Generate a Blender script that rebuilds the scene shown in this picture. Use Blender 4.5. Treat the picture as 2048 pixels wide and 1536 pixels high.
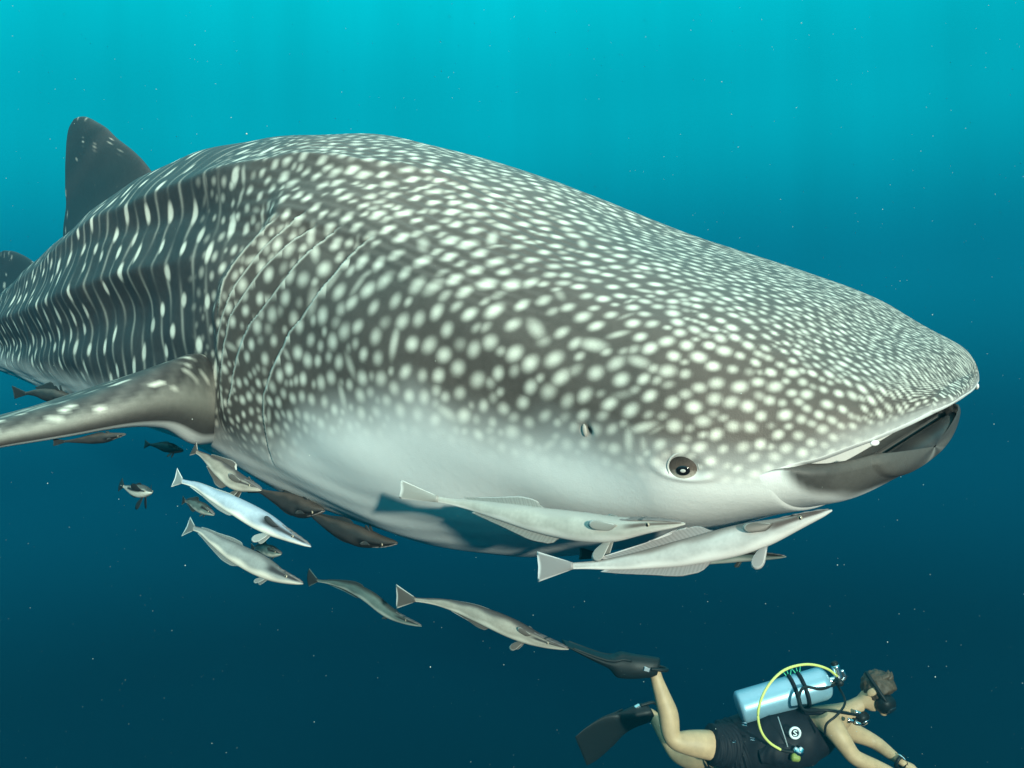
import bpy, bmesh, math
import numpy as np
from mathutils import Vector, Matrix

# ------------------------------------------------------------------ camera, world, sun, exposure
scene = bpy.context.scene
for o in list(bpy.data.objects):
    bpy.data.objects.remove(o, do_unlink=True)
C = scene.collection
R = math.radians

cam_data = bpy.data.cameras.new('camera')
cam_data.sensor_width = 36.0
cam_data.lens = 32.0
cam_data.clip_start = 0.02
cam_data.clip_end = 500.0
cam = bpy.data.objects.new('camera', cam_data)
cam.rotation_euler = (R(90), 0, 0)
C.objects.link(cam)
scene.camera = cam
F = 2048 * 32.0 / 36.0            # focal length in photograph pixels (2048 wide)

SUN_DIR = Vector((0.27, -0.94, 0.20)).normalized()      # towards the sun
sun_data = bpy.data.lights.new('sun', 'SUN')
sun_data.energy = 5.0
sun_data.angle = R(2.0)
sun_data.color = (1.0, 0.81, 0.63)
sun = bpy.data.objects.new('sun', sun_data)
sun.rotation_euler = (-SUN_DIR).to_track_quat('-Z', 'Y').to_euler()
C.objects.link(sun)

world = bpy.data.worlds.new('World')
scene.world = world
world.use_nodes = True
wn, wl = world.node_tree.nodes, world.node_tree.links
wn.clear()
w_out = wn.new('ShaderNodeOutputWorld')
w_bg = wn.new('ShaderNodeBackground')
w_bg.inputs['Strength'].default_value = 0.64
w_tc = wn.new('ShaderNodeTexCoord')
w_dot = wn.new('ShaderNodeVectorMath'); w_dot.operation = 'DOT_PRODUCT'
w_axis = Vector((-0.05, -0.05, 1.0)).normalized()         # down-welling light comes from close to the zenith
w_dot.inputs[1].default_value = w_axis
w_map = wn.new('ShaderNodeMapRange')
w_map.inputs['From Min'].default_value = -1.0
w_map.inputs['From Max'].default_value = 1.0
w_ramp = wn.new('ShaderNodeValToRGB')
w_ramp.color_ramp.interpolation = 'EASE'
stops = [(0.00, (0.000, 0.004, 0.010)), (0.25, (0.000, 0.010, 0.022)), (0.34, (0.000, 0.019, 0.040)),
         (0.44, (0.000, 0.076, 0.130)), (0.53, (0.000, 0.218, 0.315)), (0.62, (0.000, 0.430, 0.525)),
         (0.70, (0.000, 0.610, 0.700)), (0.85, (0.350, 1.120, 1.130)), (1.00, (1.900, 2.250, 2.100))]
els = w_ramp.color_ramp.elements
while len(els) < len(stops):
    els.new(0.5)
for e, (p_, c_) in zip(els, stops):
    e.position = p_; e.color = (*c_, 1)
wl.new(w_tc.outputs['Generated'], w_dot.inputs[0])
wl.new(w_dot.outputs['Value'], w_map.inputs['Value'])
wl.new(w_map.outputs['Result'], w_ramp.inputs['Fac'])
# faint shafts of light fanning out from overhead
w_sep = wn.new('ShaderNodeSeparateXYZ'); wl.new(w_tc.outputs['Generated'], w_sep.inputs[0])
w_at = wn.new('ShaderNodeMath'); w_at.operation = 'ARCTAN2'
wl.new(w_sep.outputs['X'], w_at.inputs[0]); wl.new(w_sep.outputs['Y'], w_at.inputs[1])
w_n = wn.new('ShaderNodeTexNoise'); w_n.noise_dimensions = '2D'; w_n.inputs['Scale'].default_value = 9.0; w_n.inputs['Detail'].default_value = 4
w_c = wn.new('ShaderNodeCombineXYZ'); wl.new(w_at.outputs[0], w_c.inputs['X'])
w_zs = wn.new('ShaderNodeMath'); w_zs.operation = 'MULTIPLY'; w_zs.inputs[1].default_value = 0.12
wl.new(w_sep.outputs['Z'], w_zs.inputs[0]); wl.new(w_zs.outputs[0], w_c.inputs['Y'])
wl.new(w_c.outputs[0], w_n.inputs['Vector'])
w_amp = wn.new('ShaderNodeMapRange'); w_amp.inputs['From Min'].default_value = -0.15; w_amp.inputs['From Max'].default_value = 0.45
w_amp.inputs['To Min'].default_value = 0.0; w_amp.inputs['To Max'].default_value = 0.40
wl.new(w_sep.outputs['Z'], w_amp.inputs['Value'])
w_s1 = wn.new('ShaderNodeMath'); w_s1.operation = 'SUBTRACT'; w_s1.inputs[1].default_value = 0.5; wl.new(w_n.outputs['Fac'], w_s1.inputs[0])
w_s2 = wn.new('ShaderNodeMath'); w_s2.operation = 'MULTIPLY_ADD'; w_s2.inputs[2].default_value = 1.0
wl.new(w_s1.outputs[0], w_s2.inputs[0]); wl.new(w_amp.outputs['Result'], w_s2.inputs[1])
w_sc = wn.new('ShaderNodeVectorMath'); w_sc.operation = 'SCALE'
wl.new(w_ramp.outputs['Color'], w_sc.inputs[0]); wl.new(w_s2.outputs[0], w_sc.inputs['Scale'])
wl.new(w_sc.outputs['Vector'], w_bg.inputs['Color'])
wl.new(w_bg.outputs['Background'], w_out.inputs['Surface'])

scene.view_settings.view_transform = 'Standard'
scene.view_settings.look = 'None'
scene.view_settings.exposure = 0.72
scene.view_settings.gamma = 1.0
scene.view_settings.use_curve_mapping = False
scene.render.engine = 'CYCLES'
scene.cycles.use_denoising = True
scene.cycles.max_bounces = 6
scene.cycles.volume_bounces = 0
scene.cycles.transparent_max_bounces = 16

rng = np.random.default_rng(7)

# ------------------------------------------------------------------ helpers
def tag(o, label=None, category=None, group=None, kind=None):
    if label: o['label'] = label
    if category: o['category'] = category
    if group: o['group'] = group
    if kind: o['kind'] = kind
    return o

def at(u, v, y):
    """point at distance y in front of the camera that appears near photograph pixel (u, v)"""
    return np.array([(u - 1024.0) / F * y, y, (768.0 - v) / F * y])

def link(name, me, mat=None, parent=None):
    o = bpy.data.objects.new(name, me)
    C.objects.link(o)
    if mat is not None and hasattr(me, 'materials'):
        me.materials.append(mat)
    if parent is not None:
        o.parent = parent
    return o

def mesh_np(name, verts, quads, smooth=True):
    verts = np.asarray(verts, np.float32).reshape(-1, 3)
    quads = np.asarray(quads, np.int32)
    k = quads.shape[1]
    me = bpy.data.meshes.new(name)
    me.vertices.add(len(verts)); me.vertices.foreach_set('co', verts.ravel())
    me.loops.add(quads.size); me.loops.foreach_set('vertex_index', quads.ravel())
    me.polygons.add(len(quads))
    me.polygons.foreach_set('loop_start', np.arange(0, quads.size, k, dtype=np.int32))
    me.polygons.foreach_set('use_smooth', np.full(len(quads), smooth))
    me.update(calc_edges=True)
    me.validate()
    return me

def grid_quads(n, m, close=True, off=0, flip=False):
    i = np.arange(n - 1)[:, None]
    j = np.arange(m if close else m - 1)[None, :]
    j2 = (j + 1) % m
    a = i * m + j; b = (i + 1) * m + j; c = (i + 1) * m + j2; d = i * m + j2
    q = np.stack([a, b, c, d], -1).reshape(-1, 4) + off
    return q[:, ::-1] if flip else q

def loft(name, rings, cap=True, close=True, flip=False):
    """rings (n, m, 3): closed rings joined in order; the ends are closed by a collapsed ring"""
    rings = np.asarray(rings, float)
    if cap:
        r0 = rings[0].mean(0, keepdims=True).repeat(rings.shape[1], 0)
        r1 = rings[-1].mean(0, keepdims=True).repeat(rings.shape[1], 0)
        e0 = rings[0] + (r0 - rings[0]) * 0.999; e1 = rings[-1] + (r1 - rings[-1]) * 0.999
        rings = np.concatenate([e0[None], rings, e1[None]])
    n, m = rings.shape[:2]
    return mesh_np(name, rings, grid_quads(n, m, close, flip=flip))

def pchip(xk, yk, x):
    xk = np.asarray(xk, float); yk = np.asarray(yk, float); x = np.asarray(x, float)
    h = np.diff(xk); d = np.diff(yk) / h
    m = np.zeros_like(yk)
    for i in range(1, len(xk) - 1):
        if d[i - 1] * d[i] > 0:
            w1 = 2 * h[i] + h[i - 1]; w2 = h[i] + 2 * h[i - 1]
            m[i] = (w1 + w2) / (w1 / d[i - 1] + w2 / d[i])
    m[0] = d[0]; m[-1] = d[-1]
    i = np.clip(np.searchsorted(xk, x) - 1, 0, len(xk) - 2)
    t = (x - xk[i]) / h[i]
    t = np.clip(t, 0, 1)
    return ((1 + 2 * t) * (1 - t) ** 2 * yk[i] + t * (1 - t) ** 2 * h[i] * m[i]
            + t * t * (3 - 2 * t) * yk[i + 1] + t * t * (t - 1) * h[i] * m[i + 1])

def sst(a, b, x):
    t = np.clip((np.asarray(x, float) - a) / (b - a), 0, 1)
    return t * t * (3 - 2 * t)

def catmull(pts, n):
    pts = np.asarray(pts, float)
    d = np.concatenate([[0], np.cumsum(np.linalg.norm(np.diff(pts, axis=0), axis=1))])
    t = np.linspace(0, d[-1], n)
    # centripetal-ish: cubic Hermite with finite-difference tangents
    m = np.gradient(pts, d, axis=0)
    i = np.clip(np.searchsorted(d, t) - 1, 0, len(d) - 2)
    h = (d[i + 1] - d[i])[:, None]; x = ((t - d[i])[:, None]) / h
    return ((1 + 2 * x) * (1 - x) ** 2 * pts[i] + x * (1 - x) ** 2 * h * m[i]
            + x * x * (3 - 2 * x) * pts[i + 1] + x * x * (x - 1) * h * m[i + 1])

def unit(v):
    v = np.asarray(v, float)
    return v / np.maximum(np.linalg.norm(v, axis=-1, keepdims=True), 1e-9)

def tube(name, pts, radii, n=None, m=16, up=(0, 0, 1), aspect=1.0, mat=None, parent=None, cap=True, rnd=True):
    """round tube along a smooth path; aspect scales the radius along the side direction"""
    pts = np.asarray(pts, float)
    n = n or max(8, 6 * len(pts))
    p = catmull(pts, n) if len(pts) > 2 else pts[0] + (pts[-1] - pts[0]) * np.linspace(0, 1, n)[:, None]
    radii = np.atleast_1d(np.asarray(radii, float))
    if len(radii) == 1:
        r = np.full(n, radii[0])
    else:
        d = np.concatenate([[0], np.cumsum(np.linalg.norm(np.diff(pts, axis=0), axis=1))])
        dd = np.concatenate([[0], np.cumsum(np.linalg.norm(np.diff(p, axis=0), axis=1))])
        r = pchip(d / d[-1], radii, dd / dd[-1]) if len(radii) == len(pts) else np.interp(dd / dd[-1], np.linspace(0, 1, len(radii)), radii)
    t = unit(np.gradient(p, axis=0))
    u0 = np.asarray(up, float)
    side = unit(np.cross(t, u0)); upv = np.cross(side, t)
    a = np.linspace(0, 2 * np.pi, m, endpoint=False)
    if rnd and cap:       # rounded ends
        k = 4
        q = np.linspace(np.pi / 2, 0, k, endpoint=False)
        P0 = [p[0] - t[0] * r[0] * np.sin(x) * 0.6 for x in q]; R0 = [r[0] * max(np.cos(x), .02) for x in q]
        P1 = [p[-1] + t[-1] * r[-1] * np.sin(x) * 0.6 for x in q[::-1]]; R1 = [r[-1] * max(np.cos(x), .02) for x in q[::-1]]
        p = np.concatenate([P0, p, P1]); r = np.concatenate([R0, r, R1])
        side = np.concatenate([np.repeat(side[:1], k, 0), side, np.repeat(side[-1:], k, 0)])
        upv = np.concatenate([np.repeat(upv[:1], k, 0), upv, np.repeat(upv[-1:], k, 0)])
    rings = (p[:, None] + r[:, None, None] * (np.cos(a)[None, :, None] * upv[:, None] + aspect * np.sin(a)[None, :, None] * side[:, None]))
    me = loft(name, rings, cap=cap)
    return link(name, me, mat, parent)

def ellipsoid(name, c, ax, rad, mat=None, parent=None, n=18, m=28, squash=None):
    """ax: 3x3 rows = axes; rad: three radii"""
    ph = np.linspace(0.02, np.pi - 0.02, n); a = np.linspace(0, 2 * np.pi, m, endpoint=False)
    q = np.stack([np.sin(ph)[:, None] * np.cos(a)[None] * rad[0], np.sin(ph)[:, None] * np.sin(a)[None] * rad[1],
                  np.cos(ph)[:, None] * rad[2] + 0 * a[None]], -1)
    if squash is not None:
        q = squash(q)
    rings = np.asarray(c) + q @ np.asarray(ax, float)
    return link(name, loft(name, rings), mat, parent)

def recalc(me):
    bm = bmesh.new(); bm.from_mesh(me)
    bmesh.ops.recalc_face_normals(bm, faces=bm.faces)
    bm.to_mesh(me); bm.free()

def box(name, c, ax, half, mat=None, parent=None, bevel=0.0):
    bm = bmesh.new()
    bmesh.ops.create_cube(bm, size=2.0)
    ax = np.asarray(ax, float)
    for v in bm.verts:
        q = np.array(v.co) * np.asarray(half)
        v.co = Vector(np.asarray(c) + q @ ax)
    if bevel:
        bmesh.ops.bevel(bm, geom=bm.edges[:], offset=bevel, segments=2, affect='EDGES', profile=0.6)
    bmesh.ops.recalc_face_normals(bm, faces=bm.faces)
    me = bpy.data.meshes.new(name); bm.to_mesh(me); bm.free()
    for p in me.polygons: p.use_smooth = False
    return link(name, me, mat, parent)

# ------------------------------------------------------------------ materials
def material(name):
    m = bpy.data.materials.new(name); m.use_nodes = True
    nt = m.node_tree; b = nt.nodes['Principled BSDF']
    return m, nt, b

def simple_mat(name, col, rough=0.5, metal=0.0, var=0.12, scale=30.0, bump=0.0, spec=0.4, coat=0.0):
    m, nt, b = material(name)
    N, L = nt.nodes, nt.links
    tc = N.new('ShaderNodeTexCoord')
    no = N.new('ShaderNodeTexNoise'); no.inputs['Scale'].default_value = scale; no.inputs['Detail'].default_value = 4
    L.new(tc.outputs['Object'], no.inputs['Vector'])
    mx = N.new('ShaderNodeMix'); mx.data_type = 'RGBA'
    mx.inputs['A'].default_value = (*[c * (1 - var) for c in col], 1)
    mx.inputs['B'].default_value = (*[min(1, c * (1 + var)) for c in col], 1)
    L.new(no.outputs['Fac'], mx.inputs['Factor'])
    L.new(mx.outputs['Result'], b.inputs['Base Color'])
    b.inputs['Roughness'].default_value = rough
    b.inputs['Metallic'].default_value = metal
    b.inputs['Specular IOR Level'].default_value = spec
    b.inputs['Coat Weight'].default_value = coat
    if bump:
        bp = N.new('ShaderNodeBump'); bp.inputs['Strength'].default_value = bump; bp.inputs['Distance'].default_value = 0.004
        L.new(no.outputs['Fac'], bp.inputs['Height']); L.new(bp.outputs['Normal'], b.inputs['Normal'])
    return m

def shark_skin():
    """attribute 'skin': R = pale spot, G = pale belly, B = shade painted into slits and pits"""
    m, nt, b = material('shark_skin')
    N, L = nt.nodes, nt.links
    def node(t, **k):
        n = N.new(t)
        for a, v in k.items(): setattr(n, a, v)
        return n
    def mix(f, a, bb):
        x = node('ShaderNodeMix', data_type='RGBA')
        for s, v in (('Factor', f), ('A', a), ('B', bb)):
            if hasattr(v, 'links'): L.new(v, x.inputs[s])
            elif isinstance(v, tuple): x.inputs[s].default_value = (*v, 1)
            else: x.inputs[s].default_value = v
        return x.outputs['Result']
    def math_(op, a, bb, clamp=False):
        x = node('ShaderNodeMath', operation=op, use_clamp=clamp)
        for s, v in ((0, a), (1, bb)):
            if hasattr(v, 'links'): L.new(v, x.inputs[s])
            else: x.inputs[s].default_value = v
        return x.outputs[0]
    at_ = node('ShaderNodeAttribute', attribute_name='skin')
    sep = node('ShaderNodeSeparateColor'); L.new(at_.outputs['Color'], sep.inputs['Color'])
    tc = node('ShaderNodeTexCoord')
    def noise(scale, detail=3, rough=0.6):
        n = node('ShaderNodeTexNoise'); n.inputs['Scale'].default_value = scale
        n.inputs['Detail'].default_value = detail; n.inputs['Roughness'].default_value = rough
        L.new(tc.outputs['Object'], n.inputs['Vector']); return n.outputs['Fac']
    fine, mid, big = noise(420, 2), noise(60, 4), noise(5, 4)
    ground = mix(mid, (0.050, 0.040, 0.035), (0.100, 0.084, 0.075))
    ground = mix(math_('MULTIPLY', big, 0.45), ground, (0.110, 0.100, 0.088))
    ground = mix(math_('SUBTRACT', 1.0, at_.outputs['Alpha']), ground, mix(mid, (0.018, 0.019, 0.021), (0.042, 0.042, 0.044)))  # low alpha: darker ground stands in for weaker light behind the head
    spotc = mix(mid, (0.60, 0.60, 0.52), (0.78, 0.77, 0.68))
    bellyc = mix(big, (0.66, 0.70, 0.70), (0.80, 0.82, 0.80))
    bellyc = mix(math_('MULTIPLY', mid, 0.25), bellyc, (0.50, 0.54, 0.54))
    grain = math_('MULTIPLY', math_('SUBTRACT', fine, 0.5), 0.55)
    sp = math_('ADD', sep.outputs['Red'], math_('MULTIPLY', grain, math_('MULTIPLY', sep.outputs['Red'], math_('SUBTRACT', 1.4, sep.outputs['Red']))), clamp=True)
    col = mix(sp, ground, spotc)
    col = mix(sep.outputs['Green'], col, bellyc)
    col = mix(sep.outputs['Blue'], col, (0.012, 0.012, 0.014))
    L.new(col, b.inputs['Base Color'])
    b.inputs['Roughness'].default_value = 0.48
    b.inputs['Specular IOR Level'].default_value = 0.20
    bp = node('ShaderNodeBump'); bp.inputs['Strength'].default_value = 0.22; bp.inputs['Distance'].default_value = 0.002
    L.new(fine, bp.inputs['Height'])
    bp2 = node('ShaderNodeBump'); bp2.inputs['Strength'].default_value = 0.09; bp2.inputs['Distance'].default_value = 0.006
    L.new(mid, bp2.inputs['Height']); L.new(bp.outputs['Normal'], bp2.inputs['Normal'])
    L.new(bp2.outputs['Normal'], b.inputs['Normal'])
    return m

M_SHARK = shark_skin()

# ------------------------------------------------------------------ water (even, absorbing volume round everything)
def build_haze():
    me = bpy.data.meshes.new('haze')
    bm = bmesh.new(); bmesh.ops.create_cube(bm, size=1.0)
    lo, hi = Vector((-11, -5, -6.5)), Vector((9, 13, 1.75))
    for v in bm.verts:
        v.co = Vector([lo[i] + (v.co[i] + 0.5) * (hi[i] - lo[i]) for i in range(3)])
    bm.to_mesh(me); bm.free()
    m = bpy.data.materials.new('sea_water'); m.use_nodes = True
    N, L = m.node_tree.nodes, m.node_tree.links
    N.clear()
    out = N.new('ShaderNodeOutputMaterial'); v = N.new('ShaderNodeVolumePrincipled')
    v.inputs['Color'].default_value = (0.002, 0.036, 0.052, 1)
    v.inputs['Absorption Color'].default_value = (0.15, 0.50, 0.60, 1)
    v.inputs['Density'].default_value = 0.09
    L.new(v.outputs['Volume'], out.inputs['Volume'])
    o = link('haze', me, m)
    tag(o, 'clear blue green sea water fading far things', None, None, 'stuff')
    return o
build_haze()

def build_surface():
    """unseen sea surface sheet added to dapple the sunlight; the net is painted into its transparency"""
    n = 90
    x = np.linspace(-9, 9, n); y = np.linspace(-14, 3.5, n)
    X, Y = np.meshgrid(x, y, indexing='ij')
    Z = 1.62 + .03 * np.sin(X * 2.1 + Y * .7) + .02 * np.sin(Y * 3.3 - X * 1.2)
    me = mesh_np('water_surface_gobo', np.stack([X, Y, Z], -1), grid_quads(n, n, close=False))
    m = bpy.data.materials.new('caustic_pattern'); m.use_nodes = True
    N, L = m.node_tree.nodes, m.node_tree.links
    N.clear()
    out = N.new('ShaderNodeOutputMaterial'); tr = N.new('ShaderNodeBsdfTransparent')
    tc = N.new('ShaderNodeTexCoord'); mp = N.new('ShaderNodeMapping')
    az = math.atan2(SUN_DIR.y, SUN_DIR.x)
    mp.inputs['Rotation'].default_value = (0, 0, -az)
    mp.inputs['Scale'].default_value = (1.25, 4.4, 1.0)            # longer along the slanting rays
    L.new(tc.outputs['Object'], mp.inputs['Vector'])
    no = N.new('ShaderNodeTexNoise'); no.inputs['Scale'].default_value = 1.3; no.inputs['Detail'].default_value = 3
    L.new(mp.outputs['Vector'], no.inputs['Vector'])
    ad = N.new('ShaderNodeVectorMath'); ad.operation = 'MULTIPLY_ADD'; ad.inputs[1].default_value = (.75, .75, .75)
    L.new(no.outputs['Color'], ad.inputs[0]); L.new(mp.outputs['Vector'], ad.inputs[2])
    vo = N.new('ShaderNodeTexVoronoi'); vo.feature = 'DISTANCE_TO_EDGE'; vo.inputs['Scale'].default_value = 1.6
    L.new(ad.outputs[0], vo.inputs['Vector'])
    rg = N.new('ShaderNodeMapRange'); rg.interpolation_type = 'SMOOTHSTEP'
    rg.inputs['From Min'].default_value = 0.0; rg.inputs['From Max'].default_value = 0.20
    rg.inputs['To Min'].default_value = 1.0; rg.inputs['To Max'].default_value = 0.0
    L.new(vo.outputs['Distance'], rg.inputs['Value'])
    n2 = N.new('ShaderNodeTexNoise'); n2.inputs['Scale'].default_value = .55; n2.inputs['Detail'].default_value = 1
    L.new(mp.outputs['Vector'], n2.inputs['Vector'])
    r2 = N.new('ShaderNodeMapRange'); r2.inputs['From Min'].default_value = .40; r2.inputs['From Max'].default_value = .66
    L.new(n2.outputs['Fac'], r2.inputs['Value'])
    mu = N.new('ShaderNodeMath'); mu.operation = 'MULTIPLY'; L.new(rg.outputs['Result'], mu.inputs[0]); L.new(r2.outputs['Result'], mu.inputs[1])
    cr = N.new('ShaderNodeMapRange'); cr.inputs['To Min'].default_value = .88; cr.inputs['To Max'].default_value = 2.3  # painted ripple light: the net lines let extra sun through
    L.new(mu.outputs[0], cr.inputs['Value'])
    L.new(cr.outputs['Result'], tr.inputs['Color']); L.new(tr.outputs['BSDF'], out.inputs['Surface'])
    o = link('water_surface_gobo', me, m)
    tag(o, 'sea surface sheet added overhead, out of view, to dapple the sunlight', None, None, 'structure')
build_surface()

# ------------------------------------------------------------------ whale shark
P = dict(M=(0.698, 1.484),
    ys=[0, .8, 1.6, 2.4, 3.4, 4.6, 7.0], yaw=[38.649, 41.762, 43.281, 46.227, 48.475, 49.608, 49.607],
    zs=[0, .7, 1.4, 2.2, 3.2, 4.4, 7.0], z=[-0.013, 0.07, 0.171, 0.24, 0.227, 0.24, 0.301],
    ws=[0, .015, .05, .12, .3, .7, 1.2, 1.6, 2.2, 3.0, 4.0, 5.0, 6.0, 7.0],
    W=[0.153, 0.24, 0.321, 0.38, 0.459, 0.46, 0.439, 0.413, 0.379, 0.323, 0.264, 0.178, 0.104, 0.047],
    hs=[0, .03, .08, .16, .3, .5, .8, 1.1, 1.5, 2.0, 2.6, 3.4, 4.2, 5.2, 7.0],
    hu=[0.018, 0.054, 0.086, 0.138, 0.185, 0.247, 0.357, 0.428, 0.484, 0.499, 0.493, 0.406, 0.298, 0.176, 0.028],
    hd=[0.046, 0.091, 0.107, 0.127, 0.209, 0.337, 0.445, 0.504, 0.511, 0.462, 0.386, 0.303, 0.233, 0.152, 0.034],
    ns=[0, .3, 1.0, 2.0, 7.0], nu=[2.6, 2.5, 2.3, 2.1, 2.0], nd=[2.6, 2.5, 2.4, 2.3, 2.2], roll=[8.0, 7.5, 5, 3, 0])
SS = np.linspace(0, 7, 1401)
_a = np.radians(pchip(P['ys'], P['yaw'], SS)); _ds = SS[1]
_cx = P['M'][0] - np.concatenate([[0], np.cumsum((np.cos(_a)[1:] + np.cos(_a)[:-1]) / 2 * _ds)])
_cy = P['M'][1] + np.concatenate([[0], np.cumsum((np.sin(_a)[1:] + np.sin(_a)[:-1]) / 2 * _ds)])
_cz = pchip(P['zs'], P['z'], SS)
def spine(s):
    """centre, heading angle"""
    s = np.asarray(s, float)
    se = np.clip(s, 0, 7)
    a = np.interp(se, SS, _a)
    c = np.stack([np.interp(se, SS, _cx), np.interp(se, SS, _cy), np.interp(se, SS, _cz)], -1)
    h = np.stack([np.cos(a), -np.sin(a), 0 * a], -1)
    c = c + h * (.024 * (1 - sst(0, .14, se)))[..., None]
    c = c + h * (se - s)[..., None]              # straight on past the ends
    return c, a
def frame(s):
    c, a = spine(s)
    h = np.stack([np.cos(a), -np.sin(a), 0 * a], -1)
    r = np.stack([-np.sin(a), -np.cos(a), 0 * a], -1)
    ro = np.radians(pchip(P['ns'], P['roll'], np.clip(s, 0, 7)))[..., None]
    up = np.array([0, 0, 1.0]) + 0 * r
    return c, h, r * np.cos(ro) - up * np.sin(ro), up * np.cos(ro) + r * np.sin(ro)
def profile(s):
    s = np.clip(s, 0, 7)
    return (pchip(P['ws'], P['W'], s), pchip(P['hs'], P['hu'], s), pchip(P['hs'], P['hd'], s),
            pchip(P['ns'], P['nu'], s), pchip(P['ns'], P['nd'], s))
def droop(s):
    return pchip([0, .05, .1, .16, .3, .6, 7], [.004, .030, .055, .062, .045, 0, 0], np.clip(s, 0, 7))
def shark_surface(s, th, jaw=False):
    c, h, r, up = frame(s)
    s = np.asarray(s, float)
    W, hu, hd, nu, nd = profile(s)
    td = np.abs((np.degrees(th) + 180) % 360 - 180)[None]
    if jaw:       # upper jaw only: the underside lifts to the roof of the mouth
        k = sst(.095, .135, s)
        hd = hd * k + (1 - k) * pchip([0, .04, .1, .2], [.014, .018, .022, .022], np.clip(s, 0, .2))
    sn, cs = np.sin(th)[None], np.cos(th)[None]
    n = np.where(cs >= 0, nu[:, None], nd[:, None])
    x = W[:, None] * np.sign(sn) * np.abs(sn) ** (2 / n)
    z = np.where(cs >= 0, hu[:, None], hd[:, None]) * np.sign(cs) * np.abs(cs) ** (2 / n)
    dr = sst(50, 95, td)
    if jaw:       # the palate stays arched while the lip itself droops
        dr = dr * (1 - (1 - sst(.08, .13, s))[:, None] * .8 * sst(110, 160, td))
    z = z - droop(s)[:, None] * dr
    return c[:, None] + x[..., None] * r[:, None] + z[..., None] * up[:, None]

GILLS = [
 [(.909,58),(.941,63.3),(.965,67.3),(.997,73.6),(1.045,80.2),(1.093,85.5),(1.165,90.5),(1.225,96.1),(1.269,101.5),(1.289,103.3),(1.321,109.6),(1.345,118),(1.377,128.7)],
 [(1.021,57.6),(1.057,62.7),(1.097,67.7),(1.165,76.7),(1.217,81.7),(1.273,86.7),(1.349,91.8),(1.389,95.8),(1.437,101.5),(1.453,104.6),(1.521,113.7)],
 [(1.101,58.9),(1.157,64.2),(1.217,70.8),(1.281,76.4),(1.357,84.2),(1.409,88.6),(1.457,93.6),(1.485,97.7),(1.525,104.9)],
 [(1.161,55.5),(1.213,62.3),(1.277,68.9),(1.345,75.8),(1.397,81.1),(1.445,87.1),(1.497,92.1),(1.537,98.3)],
 [(1.257,58.3),(1.309,64.8),(1.361,69.8),(1.417,75.2),(1.457,80.2),(1.477,84.6),(1.505,89.9)]]
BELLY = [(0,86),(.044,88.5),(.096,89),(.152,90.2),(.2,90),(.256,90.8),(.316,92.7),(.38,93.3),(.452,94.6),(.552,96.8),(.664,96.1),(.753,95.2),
         (.853,96.8),(.949,98.3),(1.065,102.7),(1.205,109.6),(1.329,117.1),(1.473,123),(1.75,124),(2.177,122),(2.486,121),(2.754,119),(3.4,116),(7,112)]  # rear border set lower, imitating shade on the belly there
RIDGE_A = [(.75,19),(.925,24.5),(1.057,29.8),(1.133,32.9),(1.301,37.3),(1.465,42),(1.581,43.9),(1.741,47.6),(1.985,51.4),(2.169,53.3),(2.422,53),(2.698,55.5),(7,58)]
RIDGE_B = [(1.3,66),(1.405,68.3),(1.573,72),(1.733,74.5),(1.897,76.7),(2.081,78.6),(2.302,79.5),(2.57,81.1),(3.006,81.7),(7,80)]
EYE_ST, SPIRACLE_ST = (.232, 93.9), (.380, 91.4)

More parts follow.
